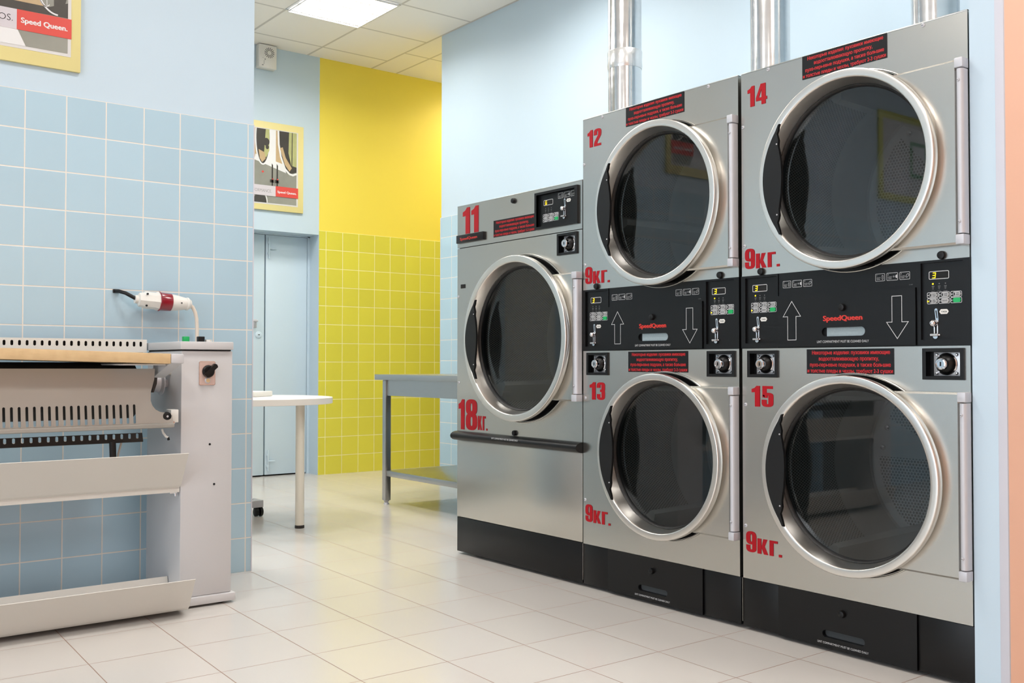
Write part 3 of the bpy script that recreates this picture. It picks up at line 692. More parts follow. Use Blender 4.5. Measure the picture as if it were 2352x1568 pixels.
def stacked_dryer(u0, label, n_up, n_low, du, dl, rots):
    root = thing('stacked_tumble_dryer', label, 'tumble dryer', (u0+.408, YD+.55, ZF), 'stacked tumble dryers')
    tf = lambda a, p, z: (u0+a, YD-p, z)
    Wd = .814; R = .309; ZT = 1.0115; ZB = -.735; cu_u, cz_u = .448+du, .6045; cu_l, cz_l = .448+dl, -.3435
    b = MB(tf, m_steel); box_shell(b, .003, Wd-.001, -1.1, -.012, ZB, ZT); b.build('cabinet', root)
    # upper front sheet
    b = MB(tf, m_steel); b.prism(bulged(.003, Wd, .304, ZT, cu_u, cz_u, R*1.036), -.014, 0.0, [circ(cu_u, cz_u, R*1.006, 128)]); opening_lip(b, cu_u, cz_u, R)
    b.box(.003, Wd, -.02, .0015, ZT-.004, ZT, .001)
    up = b.build('upper_front_panel', root)
    b = MB(tf, m_steel); b.prism([(.003, ZB), (Wd, ZB), (Wd, .0535), (.003, .0535)], -.014, 0.0, [circ(cu_l, cz_l, R*1.006, 128), quad(.038, .1455, -.036, .038), quad(.681, .7885, -.036, .0385)]); opening_lip(b, cu_l, cz_l, R)
    lo = b.build('lower_front_panel', root)
    for a, z in ((.119, 1.001), (.68, 1.001), (.010, .823), (.0155, .408)): screw(tf, a, z, 0.0, up)
    for a, z in ((.0175, -.139), (.0155, -.555)): screw(tf, a, z, 0.0, lo)
    lock_knob(tf, .088, .3155, 0.0, up); lock_knob(tf, .733, .316, 0.0, up)
    red_text(n_up, u0, .031, .888, .071, .0012, .083, 'number_decal', up, tf)
    red_text('9кг.', u0, .0165, .328, .070, .0012, .150, 'capacity_decal', up, tf, {'к': .82, 'г': .82, '.': .82})
    red_text(n_low, u0, .043, -.1445, .071, .0012, .091, 'number_decal', lo, tf)
    red_text('9кг.', u0, .0165, -.643, .071, .0012, .153, 'capacity_decal', lo, tf, {'к': .82, 'г': .82, '.': .82})
    warn_sticker(.257, .563, .9335, 1.0095, tf, up); warn_sticker(.268, .578, -.0305, .0485, tf, lo)
    dryer_door(tf, cu_u, cz_u, R, .264, root, 1.0, (.793, .8165), rots[0], .63, .40, .345)
    dryer_door(tf, cu_l, cz_l, R, .264, root, 1.0, (.793, .8165), rots[1], .63, .40, .345)
    # black control console across the middle
    c = MB(tf, m_blackp)
    hl = quad(.019, .1515, .072, .296); hr = quad(.667, .796, .072, .297)
    c.prism([(.001, .0545), (.157, .0545), (.157, .3035), (.001, .3035)], -.012, .003, [hl]); c.prism([(.6555, .0545), (.8165, .0545), (.8165, .3035), (.6555, .3035)], -.012, .003, [hr])
    c.prism([(.1585, .0545), (.654, .0545), (.654, .3035), (.1585, .3035)], -.012, .0005)
    for (x0, x1) in ((.019, .1515), (.667, .796)):
        c.box(x0-.002, x1+.002, -.011, -.0055, .070, .299)
    c.mat(m_white); icon_set(c, .176, .276, .0012); icon_set(c, .5185, .276, .0012)
    c.mat(m_greyp); c.text('511889', .635, .2355, .003, .0012)
    con = c.build('control_console', root)
    for a, lit in ((.040, n_up != '12'), (.684, True)):
        control_board(tf, a-.001, .271, -.005, con, '3', lit)
    coin_slide(tf, .068, .1585, -.005, con); coin_slide(tf, .711, .1585, -.005, con)
    # lint door with arrows
    q = MB(tf, m_blackp); sl = (.331, .486, .089, .117)
    h = slot_plate(q, [(.1605, .0570), (.6530, .0570), (.6530, .2275), (.1605, .2275)], .0008, .009, sl)
    q.mat(m_lint).box(.345, .490, .0006, .0016, .085, .121)
    q.mat(m_white)
    outline(q, [(.200, .080), (.233, .080), (.233, .157), (.251, .157), (.2165, .207), (.182, .157), (.200, .157)], .0009, .0098)
    outline(q, [(.578, .205), (.610, .205), (.610, .127), (.631, .127), (.595, .077), (.560, .127), (.578, .127)], .0009, .0098)
    q.text(LINT, .4065, .0685, .0078, .0098, width=.186)
    q.mat(m_logo).text('SpeedQueen', .4065, .1385, .0165, .0098, width=.140, bold=.06)
    ld = q.build('lint_door', con); lock_knob(tf, .408, .179, .009, ld, .0115)
    coin_lock(tf, .029, .1545, -.0445, .0465, root); coin_lock(tf, .672, .7975, -.0445, .0470, root)
    # plinth with the lower lint drawer
    MB(tf, m_steel).box(-.0005, .001, -.02, .0005, -.885, ZB).build('cabinet_edge', root)
    p = MB(tf, m_blackp); p.box(.0012, .150, -.6, -.002, -.899, ZB-.0015, .002); p.box(.648, .8165, -.6, -.002, -.899, ZB-.0015, .002); p.box(.150, .648, -.6, -.02, -.895, ZB-.0015)
    pl = p.build('plinth', root)
    q = MB(tf, m_blackp); slot_plate(q, [(.1515, -.900), (.646, -.900), (.646, ZB-.001), (.1515, ZB-.001)], -.012, .003, (.322, .474, -.868, -.845))
    q.mat(m_lintd).box(.315, .480, -.019, -.0145, -.873, -.838)
    q.mat(m_white).text(LINT, .3955, -.8885, .0068, .0035, width=.183)
    dw = q.build('lint_drawer', pl); lock_knob(tf, .3965, -.783, .003, dw, .0115)
    for x in (.06, .75):
        for yy in (-.10, -1.02):
            MB(tf, m_dark).cyl((x, yy, ZF), (x, yy, -.89), .022, 16).build('levelling_foot', root)
    return root
stacked_dryer(-3.073, 'stacked pair of stainless tumble dryers numbered 12 above and 13 below', '12', '13', .003, .0145, ((math.radians(186), math.radians(120)), (math.radians(238), math.radians(120))))
stacked_dryer(-2.248, 'stacked pair of stainless tumble dryers numbered 14 above and 15 below', '14', '15', -.0125, -.007, ((math.radians(112), math.radians(118)), (math.radians(243), math.radians(166))))

def single_dryer():
    u0 = -3.982
    root = thing('tumble_dryer', 'large single stainless tumble dryer numbered 11, lower than the stacked pairs', 'tumble dryer', (u0+.454, YD+.55, ZF))
    tf = lambda a, p, z: (u0+a, YD-p, z)
    Wd = .907; ZT = .7645; ZB = -.7325; cu, cz, R = .5075, .1135, .3665
    b = MB(tf, m_steel); box_shell(b, .002, Wd-.001, -1.1, -.012, ZB, ZT); b.build('cabinet', root)
    hp = MB(tf, m_steel); hp.prism([(.0, .5605), (Wd, .5605), (Wd, ZT), (.0, ZT)], -.014, 0.0, [[(.612, .592), (.878, .592), (.878, .738), (.612, .738)]]); hp.box(0, Wd, -.02, .0015, ZT-.004, ZT, .001)
    head = hp.build('header_panel', root)
    b = MB(tf, m_steel); b.prism([(.0, -.345), (Wd, -.345), (Wd, .5570), (.0, .5570)], -.014, 0.0, [circ(cu, cz, R*1.006, 128), quad(.7605, .870, .469, .544)]); opening_lip(b, cu, cz, R)
    fr = b.build('front_panel', root)
    b = MB(tf, m_steel); b.box(.0, Wd, -.014, 0.0, ZB, -.349, .002); lw = b.build('lower_access_panel', root)
    h = MB(tf, m_black); N = 12
    sec = [(.0, -.322)] + [(.004+.036*math.sin(PI*i/N), -.344+.0215*math.cos(PI*i/N)) for i in range(N+1)] + [(.0, -.366)]
    m = len(sec); h.add([(-.002, p, z) for p, z in sec]+[(Wd+.003, p, z) for p, z in sec], [[i, (i+1) % m, m+(i+1) % m, m+i] for i in range(m)]+[list(range(m)), list(range(m, 2*m))])
    h.mat(m_white).text(LINT, .43, -.3405, .0075, .0412, width=.195)
    h.build('pull_bar', lw)
    lock_knob(tf, .4555, -.3085, 0.0, fr, .0125); lock_knob(tf, .446, .735, 0.0, head, .0125)
    for a, z in ((.010, .325), (.016, -.090)): screw(tf, a, z, 0.0, fr)
    MB(tf, m_dark).box(.030, .066, .0003, .002, .364, .383).build('square_inset', fr)
    red_text('11', u0, .045, .624, .126, .0012, .133, 'number_decal', head, tf)
    kg = MB(tf, m_red)
    glyph(kg, '1', .013, -.3135, .144, .0012, .95); glyph(kg, '8', .073, -.3135, .146, .0012, 1.22)
    x = .171
    for c in 'кг.': glyph(kg, c, x, -.3095, .066, .0012, .93, 1.0); x += (GL[c]+.05)*.066*.97
    kg.build('capacity_decal', fr)
    bp = MB(tf, m_black).box(.005, .226, 0, .012, .582, .6205, .002); bp.mat(m_logo).text('SpeedQueen', .108, .594, .0135, .0126, width=.140, bold=.03); bp.build('name_plate', head)
    warn_sticker(.294, .603, .584, .661, tf, head)
    f = MB(tf, m_black); f.prism([(.604, .585), (.886, .585), (.886, .7455), (.604, .7455)], -.002, .010, [[(.6165, .596), (.868, .596), (.868, .735), (.6165, .735)]])
    f.mat(m_blackp).box(.605, .885, -.020, -.005, .586, .745); f.add([(.6165, -.012, .596), (.868, -.012, .596), (.868, .008, .596), (.6165, .008, .596), (.6165, -.012, .735), (.868, -.012, .735), (.868, .008, .735), (.6165, .008, .735)], [[0, 1, 2, 3], [4, 5, 6, 7], [0, 3, 7, 4], [1, 2, 6, 5]])
    f.mat(m_white); icon_set(f, .748, .728, -.0045)
    con = f.build('control_console', root)
    control_board(tf, .646, .7095, -.0045, con, '6', False)
    coin_slide(tf, .793, .6965, -.0045, con, .078)
    coin_lock(tf, .7515, .879, .4605, .5525, root)
    dryer_door(tf, cu, cz, R, .267, root, .845, (.878, .909), (math.radians(100), math.radians(150)), .72, .47, .395)
    p = MB(tf, m_blackp).box(.0, Wd, -.6, -.001, -.899, ZB-.002, .002); p.build('plinth', root)
    for x in (.06, .85):
        for yy in (-.10, -1.02): MB(tf, m_dark).cyl((x, yy, ZF), (x, yy, -.89), .022, 16).build('levelling_foot', root)
single_dryer()

# exhaust ducts rising from the dryers
for k, (x, y, lab) in enumerate(((-3.552, 3.46, 'shiny round exhaust duct with a taped joint, rising behind dryer 12'), (-2.668, 3.46, 'shiny round exhaust duct rising in the middle, behind the gap between 12 and 14'), (-1.925, 3.46, 'shiny round exhaust duct at the right, rising behind dryer 14'))):
    t = thing('exhaust_duct', lab, 'duct', (x, y, (.7645 if k == 0 else 1.0115)+.001), 'exhaust ducts of the dryers')
    tf = lambda a, p, z: (x+a, y+p, z)
    z0 = (.7645 if k == 0 else 1.0115)+.001; r = .083
    b = MB(tf, m_duct); b.tube([(0, 0, z0), (0, 0, ZC)], r, 64); b.box(-.03, -.022, -r-.0005, -r+.02, z0+.01, ZC)
    b.build('duct_pipe', t)
    if k == 0:
        b = MB(tf, m_tape); b.tube([(0, 0, 1.46), (0, 0, 1.475), (0, 0, 1.50), (0, 0, 1.545), (0, 0, 1.55)], [r+.001, r+.004, r+.002, r+.0035, r+.001], 64, caps=False); b.build('joint_tape', t)
    else:
        b = MB(tf, m_duct); b.tube([(0, 0, z0), (0, 0, z0+.03)], r+.006, 64); b.build('collar', t)

# ------------------------------------------------------------------ roller ironer by the left wall
def ironer():
    root = thing('roller_ironer', 'grey roller ironing machine with plywood feed board standing along the tiled wall', 'ironing machine', (-3.86, 0.6, ZF))
    YE = -0.35                                    # the machine runs on out of view to the left
    XC = -3.70
    c = MB(mat=m_iron); c.box(-4.09, XC, 1.305, 1.504, -.873, .0485, .004); cab = c.build('end_cabinet', root)
    MB(mat=m_dark).box(-4.085, XC-.004, 1.309, 1.498, .0487, .0535).build('lid_gap', cab)
    MB(mat=m_iron).box(-4.10, XC+.012, 1.297, 1.503, .0535, .0835, .003).build('cabinet_lid', root)
    MB(mat=m_iron).box(-4.09, XC+.016, 1.300, 1.5175, -.9035, -.8735, .004).build('foot_rail', root)
    for x in (-4.05, -3.73): MB(mat=m_dark).cyl((x, 1.47, ZF), (x, 1.47, -.903), .018, 16).build('levelling_foot', root)
    for x, y, z in ((XC, 1.416, -.305), (XC, 1.434, -.457)):
        MB(lambda a, p, q: (XC+p, a, q), m_dark).lathe(y, z, [(.0045, .0), (.004, .002), (.0003, .0025)], 12).build('plug_hole', cab)
    # second end cabinet, out of view on the left
    MB(mat=m_iron).box(-4.09, XC, YE-.2, YE, -.873, .0485, .004).build('end_cabinet', root)
    MB(mat=m_iron).box(-4.10, XC+.012, YE-.205, YE+.005, .0535, .0835, .003).build('cabinet_lid', root)
    MB(mat=m_iron).box(-4.09, XC+.016, YE-.215, YE+.005, ZF, -.8735, .004).build('foot_rail', root)
    # buttons on the lid
    for nm, m, y, hh, w in (('green_push_button', m_green, 1.392, .024, .0115), ('black_selector_switch', m_black, 1.452, .025, .0125), ('white_push_button', m_whitep, 1.512, .013, .0135)):
        if y > 1.49: y = 1.484
        b = MB(mat=m_chrome); b.cyl((-3.90, y, .0835), (-3.90, y, .0875), .0205, 28)
        b.mat(m); b.box(-3.90-w, -3.90+w, y-w, y+w, .0865, .0835+hh, .002) if m is not m_whitep else b.cyl((-3.90, y, .0865), (-3.90, y, .0835+hh), w, 24)
        b.build(nm, root)
    # switch plate with rotary handle and key lock
    tf = lambda a, p, z: (XC+p, a, z)
    b = MB(tf, m_chrome); b.prism(rrect(1.371, 1.434, -.081, .0095, .006), 0, .004)
    m_pink = pm('switch_plate_face', (214, 190, 182), 0.35, 0.3, var=0.02); b.mat(m_pink).prism(rrect(1.3735, 1.4315, -.0785, .007, .004), .004, .0055)
    sp = b.build('switch_plate', root)
    b = MB(tf, m_black); cy, cz = 1.406, -.0285; b.lathe(cy, cz, [(.024, .005), (.023, .012), (.019, .016), (.0004, .016)], 32)
    dx, dz = math.cos(.78), math.sin(.78)
    b.prism([(cy+dx*l-dz*w, cz+dz*l+dx*w) for l, w in ((-.025, -.008), (.032, -.009), (.036, 0), (.032, .009), (-.025, .008))], .014, .030); b.build('rotary_handle', sp)
    b = MB(tf, m_alu); b.lathe(1.403, -.063, [(.0115, .005), (.011, .010), (.0085, .0125), (.0004, .013)], 24); b.mat(m_ply).lathe(1.403, -.063, [(.008, .013), (.0004, .0133)], 16); b.build('key_lock', sp)
    # guard rail with punched slots at the back
    tr = lambda a, p, z: (-4.06+p, a, z)
    sl = [rrect(1.268-.0261*k-.005, 1.268-.0261*k+.005, .068, .088, .0048, 4) for k in range(40)]
    b = MB(tr, m_whitep); b.prism([(YE, .045), (1.292, .045), (1.292, .0965), (YE, .0965)], -.002, 0, sl); b.box(YE, 1.292, -.03, -.0005, .0945, .0965)
    b.build('guard_rail', root)
    MB(mat=m_browns).box(-4.10, -4.085, YE, 1.285, .02, .09).build('rear_panel', root)
    # plywood feed board
    tilt = lambda y: -.0275*(y-.66)
    b = MB(lambda x, y, z: (x, y, z+tilt(y)), m_ply)
    v = [(-3.52, YE), (-3.52, 1.204), (-3.95, 1.204), (-3.95, YE)]
    zt, zb = .0505, .0145
    b.box(-3.95, -3.52, YE, 1.204, zb, zt, .0015)
    fb = b.build('feed_board', root)
    b = MB(lambda x, y, z: (x, y, z+tilt(y)), m_iron); b.box(-3.70, -3.52, 1.205, 1.2515, .0165, .0505, .004)
    b.prism([(-3.53, .018), (-3.70, .018), (-3.70, -.03)], 1.206, 1.250) if False else None
    b.add([(-3.53, 1.207, .018), (-3.72, 1.207, .018), (-3.72, 1.207, -.036), (-3.53, 1.249, .018), (-3.72, 1.249, .018), (-3.72, 1.249, -.036)], [[0, 1, 2], [3, 5, 4], [0, 3, 4, 1], [1, 4, 5, 2], [0, 2, 5, 3]])
    b.build('board_end_bracket', root)
    MB(mat=m_iron).box(-3.95, -3.56, 1.05, 1.20, -.006, .0, .002).build('board_plate', root)
    # roller, shaft, pulley
    b = MB(mat=m_felt); b.tube([(-3.86, YE, -.10), (-3.86, 1.17, -.10)], .105, 48); b.build('roller', root)
    b = MB(mat=m_alu); b.tube([(-3.86, 1.17, -.075), (-3.86, 1.305, -.075)], .016, 20)
    b.tube([(-3.86, 1.246, -.07), (-3.86, 1.252, -.07), (-3.86, 1.272, -.07), (-3.86, 1.280, -.07), (-3.86, 1.283, -.07)], [.028, .036, .040, .052, .052], 40)
    b.build('pulley', root)
    MB(mat=m_whitep).tube([(-3.82, 1.29, -.03), (-3.82, 1.306, -.03)], .014, 20).build('white_cap', root)
    # heated chest: bright sheet with slots and a hooked right end
    xs = lambda z: -3.622-.03*(z+.21)/.19
    tc = lambda a, p, z: (xs(z)+p, a, z)
    slots = [rrect(1.113-.0234*k-.0045, 1.113-.0234*k+.0045, -.2125, -.1445, .0044, 4) for k in range(36)]
    out = [(YE, -.232), (1.243, -.232), (1.250, -.212), (1.247, -.186), (1.222, -.178), (1.205, -.1745), (1.188, -.165), (1.177, -.150), (1.171, -.131), (1.173, -.101), (1.188, -.055), (1.192, -.018), (YE, -.014)]
    b = MB(tc, m_chest); b.prism(out, -.003, 0, slots)
    rim = [(1.190, -.055), (1.176, -.101), (1.174, -.131), (1.180, -.150), (1.191, -.1645), (1.207, -.173), (1.245, -.180)]
    b.stroke([(x-.004, z-.002) for x, z in rim], .0012, .0012, .0006)
    ch = b.build('heated_chest', root)
    b = MB(mat=m_chest); b.box(-3.63, -3.612, YE, 1.252, -.231, -.2145, .004); b.build('chest_lip', root)
    b = MB(mat=m_browns); b.prism([(-3.66, -.02)], 0, 0) if False else None
    ts = lambda a, p, z: (-3.86+p*.9, a, z+p*.5)
    b = MB(ts, m_browns); b.prism([(YE, -.295), (1.218, -.295), (1.214, -.262), (YE, -.262)], -.004, 0, [rrect(1.196-.0285*k-.005, 1.196-.0285*k+.005, -.283, -.263+.0008, .0046, 4) for k in range(38)])
    b.build('slotted_strip', root)
    # bracket with knob, hook, finger lever
    b = MB(mat=m_whitep); b.box(-3.70, -3.645, 1.249, 1.277, -.215, -.168, .002); b.build('chest_bracket', root)
    b = MB(lambda a, p, z: (-3.64+p, a, z), m_black); b.lathe(1.2285, -.1905, [(.0155, .0), (.0165, .008), (.015, .016), (.009, .019), (.0003, .019)], 32); b.mat(m_alu).lathe(1.2285, -.1905, [(.004, .0192), (.0003, .0194)], 12); b.build('clamp_knob', root)
    b = MB(lambda a, p, z: (-3.66+p, a, z), m_chrome); b.lathe(1.258, -.215, [(.009, .0), (.009, .012), (.005, .016), (.0003, .016)], 6); b.build('clamp_bolt', root)
    b = MB(mat=m_cream); b.tube([(-3.66, 1.222, -.238), (-3.66, 1.226, -.252), (-3.655, 1.235, -.266), (-3.655, 1.243, -.270)], .0042, 10); b.mat(m_dark).tube([(-3.655, 1.242, -.268), (-3.655, 1.245, -.279)], .0045, 10); b.build('release_hook', root)
    b = MB(lambda a, p, z: (-3.80+p, a, z), m_browns); b.prism([(1.226, -.108), (1.233, -.108), (1.244, -.075), (1.248, -.02), (1.237, -.018), (1.232, -.06)], 0, .012); b.build('finger_lever', root)
    b = MB(mat=m_browns); b.tube([(-3.86, 1.105, -.29), (-3.86, 1.108, -.36), (-3.87, 1.104, -.46)], .012, 12); b.build('cable_bundle', root)
    b = MB(mat=m_cord); b.tube([(-3.88, 1.145, -.29), (-3.89, 1.135, -.34), (-3.90, 1.128, -.46)], .004, 8); b.build('thin_cable', root)
    # upper chute
    def sheet(name, sec, y1, m, thick=.002, label=None):
        n = len(sec); q = []
        for i in range(n):
            a = Vector(sec[max(i-1, 0)]); bb = Vector(sec[min(i+1, n-1)]); t = (bb-a).normalized(); q.append((sec[i][0]-t.y*thick, sec[i][1]+t.x*thick))
        o = MB(mat=m); V = [(x, YE, z) for x, z in sec]+[(x, y1, z) for x, z in sec]+[(x, YE, z) for x, z in q]+[(x, y1, z) for x, z in q]
        F = []
        for i in range(n-1): F += [[i, i+1, n+i+1, n+i], [2*n+i, 3*n+i, 3*n+i+1, 2*n+i+1], [n+i, n+i+1, 3*n+i+1, 3*n+i], [i, 2*n+i, 2*n+i+1, i+1]]
        F += [[0, n, 3*n, 2*n], [n-1, 3*n-1, 4*n-1, 2*n-1]][:1]
        F += [[n-1, 3*n-1, 4*n-1, 2*n-1]]
        o.add(V, F); return o.build(name, root)
    sheet('outfeed_chute', [(-3.606, -.3255), (-3.608, -.327), (-3.684, -.447), (-3.692, -.453), (-3.700, -.455), (-3.703, -.459), (-3.703, -.477)], 1.302, m_cream)
    b = MB(mat=m_chrome); b.box(-3.715, -3.706, 1.268, 1.296, -.482, -.465, .002); b.cyl((-3.71, 1.290, -.465), (-3.71, 1.290, -.492), .004, 10); b.build('chute_clip', root)
    sheet('lower_tray', [(-3.528, -.7695), (-3.530, -.771), (-3.590, -.878), (-3.602, -.889), (-3.62, -.893), (-3.78, -.893), (-3.80, -.885), (-3.825, -.809)], 1.302, m_cream)
    MB(mat=m_iron).box(-4.0, -3.705, YE, 1.3, -.905, -.8945, .002).build('base_rail', root)
    return root
ironer()

# plug and socket on the tiles, with their cords
def connector():
    x0 = XL+.062
    t = thing('power_connector', 'white and red power plug in its cable socket, hanging by the tiles above the ironer', 'plug', (x0, 1.36, .25))
    A = Vector((x0, 1.279, .2615)); B = Vector((x0, 1.499, .2495)); d = (B-A).normalized()
    P = lambda s: tuple(A+d*s)
    b = MB(mat=m_whitep); b.tube([P(0), P(.004), P(.02), P(.028), P(.068), P(.076), P(.083)], [.018, .028, .031, .035, .035, .038, .039], 8); b.tube([P(-.012), P(.002)], .017, 20)
    for s, q in ((.030, .032), (.026, -.032)): 
        c = A+d*s; b.mat(m_dark).cyl((x0+.028, c.y, c.z+q*.75), (x0+.0335, c.y, c.z+q*.75), .004, 10); b.mat(m_whitep)
    b.build('socket_body', t)
    b = MB(mat=m_redpl); b.tube([P(.083), P(.085), P(.090), P(.133), P(.135)], [.039, .041, .0385, .0365, .034], 40); b.build('red_collar', t, label='translucent red collar')
    b = MB(mat=m_whitep); b.tube([P(.135), P(.14), P(.165), P(.198), P(.200), P(.206), P(.210), P(.219)], [.034, .0345, .031, .0245, .027, .027, .023, .017], 32)
    c = A+d*.17; b.mat(m_dark).box(x0+.028, x0+.0315, c.y-.003, c.y+.003, c.z-.002, c.z+.002); b.build('plug_body', t)
    b = MB(mat=m_cord); E_ = P(.212)
    pts = [E_, (x0, 1.506, .238), (x0-.002, 1.518, .215), (x0-.004, 1.5245, .19), (x0-.006, 1.5275, .15), (x0-.008, 1.528, .09), (x0-.010, 1.527, -.1), (x0-.012, 1.526, -.5)]
    b.tube(pts, .0075, 14); b.build('flex_cord', t, label='ivory cord hanging down behind the ironer')
    b = MB(mat=m_black); b.tube([P(-.002), (x0-.004, 1.258, .272), (x0-.014, 1.235, .286), (x0-.034, 1.215, .294), (XL+.003, 1.205, .296)], .0075, 12); b.box(XL+.0005, XL+.012, 1.197, 1.223, .288, .303, .002); b.build('supply_cable', t, label='black cable from the wall')
connector()

# ------------------------------------------------------------------ posters
def poster_left():
    tf = lambda a, p, z: (XL-.006+p, a, z)
    t = thing('advertising_poster', 'advertising poster on yellow board, nearer one cut by the top left corner', 'poster', (XL, .8, 1.163), 'advertising posters on yellow boards')
    MB(tf, m_board).box(.53, 1.062, .001, .016, 1.163, 1.885, .001).build('backing_board', t)
    b = MB(tf, m_paper); b.box(.57, 1.025, .016, .0172, 1.217, 1.845)
    e = .0178
    b.mat(m_pgrey).flat([(.583, 1.229), (1.0125, 1.229), (1.0125, 1.832), (.583, 1.832)], e)
    b.mat(m_pwhite).flat([(.583, 1.229), (.86, 1.229), (.83, 1.29), (.583, 1.29)], e+.0003)
    b.mat(m_pdark).flat([(.583, 1.365), (1.0125, 1.37), (1.0125, 1.43), (.94, 1.40), (.583, 1.415)], e+.0004)
    b.mat(m_ptan).flat([(.583, 1.40), (.93, 1.40), (.86, 1.47), (.583, 1.50)], e+.0005)
    b.mat(m_pdark).flat(circ(.985, 1.50, .10, 40, .13)[:0] or [(x, z) for x, z in arc(.96, 1.50, .0525, -PI/2, PI/2, 20, .125)], e+.0006)
    b.mat(m_pwhite).stroke(arc(.975, 1.52, .085, PI*1.02, PI*1.5, 18, .145), .0032, .0032, e+.0008); b.stroke(arc(.93, 1.60, .045, PI*1.05, PI*1.6, 18, .20), .0016, .0016, e+.0008); b.stroke([(.935, 1.40), (.933, 1.47), (.938, 1.6)], .001, .001, e+.0008)
    b.mat(m_pwhite).stroke(arc(.76, 1.66, .12, 0, 2*PI, 40, .13), .006, .006, e+.0008); b.mat(m_pdark).flat(circ(.76, 1.66, .113, 40, .123), e+.0007)
    b.build('printed_sheet', t)
    b = MB(tf, m_pband); b.box(.583, .827, .0178, .0192, 1.289, 1.367); b.mat(m_stick).text('OS.', .788, 1.318, .026, .0196, bold=-.012, align='c'); b.build('pale_band', t)
    b = MB(tf, m_pred); b.box(.827, 1.026, .0178, .0194, 1.289, 1.3675); b.mat(m_pwhite).text('Speed Queen.', .926, 1.318, .021, .0198, width=.168, bold=.05); b.build('red_banner', t)
poster_left()
def poster_far():
    tf = lambda a, p, z: (XY+p, a, z)
    t = thing('advertising_poster', 'advertising poster on yellow board above the blue door on the far wall', 'poster', (XY, 3.36, 1.223), 'advertising posters on yellow boards')
    MB(tf, m_board).box(3.09, 3.614, .001, .018, 1.224, 1.928, .001).build('backing_board', t)
    b = MB(tf, m_paper); b.box(3.135, 3.566, .018, .0192, 1.27, 1.874); e = .02
    b.mat(m_pgrey).flat([(3.15, 1.281), (3.552, 1.281), (3.552, 1.868), (3.15, 1.868)], e)
    d = .0004
    b.mat(m_ptan).flat([(3.15, 1.62), (3.43, 1.565), (3.43, 1.868), (3.15, 1.868)], e+d)
    b.mat(m_pwhite).flat([(3.305, 1.60), (3.372, 1.60), (3.372, 1.868), (3.30, 1.868)], e+2*d); b.flat([(3.19, 1.615), (3.46, 1.535), (3.45, 1.60), (3.20, 1.66)], e+2.5*d)
    # left porthole
    def oval(cy, cz, ry, rz, a0, a1, w):
        b.mat(m_pdark); b.flat([(cy+ry*math.cos(a0+(a1-a0)*i/30), cz+rz*math.sin(a0+(a1-a0)*i/30)) for i in range(31)], e+3*d)
        b.mat(m_pwhite); b.stroke(arc(cy, cz, ry, a0, a1, 30, rz), w, w, e+4*d)
    oval(3.262, 1.80, .062, .215, PI*.9, 2.1*PI, .006)
    b.mat(m_pgrn).flat([(3.285, 1.868), (3.316, 1.868), (3.316, 1.70), (3.29, 1.64), (3.27, 1.66)], e+5*d); b.mat(m_pdark).flat(circ(3.29, 1.765, .026, 20, .032), e+6*d); b.flat(circ(3.298, 1.725, .014, 16, .018), e+6.5*d)
    b.mat(m_ptan).flat([(3.225, 1.70), (3.275, 1.68), (3.285, 1.63), (3.255, 1.60), (3.235, 1.63)], e+7*d)
    # right porthole, cut by the picture edge
    R_ = [(3.392, 1.868), (3.396, 1.76), (3.415, 1.66), (3.45, 1.57), (3.49, 1.53), (3.552, 1.55), (3.552, 1.868)]
    b.mat(m_pdark).flat(R_, e+3*d); b.mat(m_pwhite).stroke(R_[:-2], .0075, .0075, e+4*d); b.stroke([(3.49, 1.53), (3.52, 1.524), (3.552, 1.538)], .008, .008, e+4*d)
    b.mat(m_pgrn).flat([(3.485, 1.868), (3.552, 1.868), (3.552, 1.59), (3.505, 1.60), (3.48, 1.70)], e+5*d); b.mat(m_pdark).flat([(3.51, 1.868), (3.516, 1.868), (3.514, 1.59), (3.506, 1.59)], e+6*d)
    b.mat(m_ptan).flat([(3.405, 1.73), (3.43, 1.74), (3.455, 1.66), (3.51, 1.58), (3.49, 1.55), (3.45, 1.60)], e+7*d)
    # slots and push buttons of the printed machines
    b.mat(m_pdark)
    for y in (3.165, 3.343, 3.385): b.flat([(y-.006, 1.42), (y+.006, 1.42), (y+.006, 1.585), (y-.006, 1.60)], e+3*d); b.flat([(y-.02, 1.445), (y+.015, 1.445), (y+.015, 1.47), (y-.02, 1.47)], e+3*d)
    b.mat(m_pred); b.flat(circ(3.262, 1.525, .012, 4, .010), e+4*d)
    for y in (3.343, 3.385): b.flat(circ(y+.004, 1.475, .006, 10), e+4*d)
    b.mat(m_pdark).flat(arc(3.24, 1.281, .055, 0, PI, 20, .075), e+3*d); b.mat(m_pwhite).stroke(arc(3.235, 1.281, .065, 0, PI*.95, 24, .10), .004, .004, e+4*d)
    b.build('printed_sheet', t)
    b = MB(tf, m_pband); b.box(3.15, 3.371, .0225, .0235, 1.337, 1.4185); b.mat(m_greyp).text('PERFORMANCE.', 3.237, 1.363, .026, .0239, width=.200, bold=-.012); b.build('pale_band', t)
    b = MB(tf, m_pred); b.box(3.371, 3.566, .0225, .0237, 1.338, 1.4205); b.mat(m_pwhite).text('Speed Queen.', 3.468, 1.368, .0185, .0242, width=.163, bold=.05); b.build('red_banner', t)
poster_far()

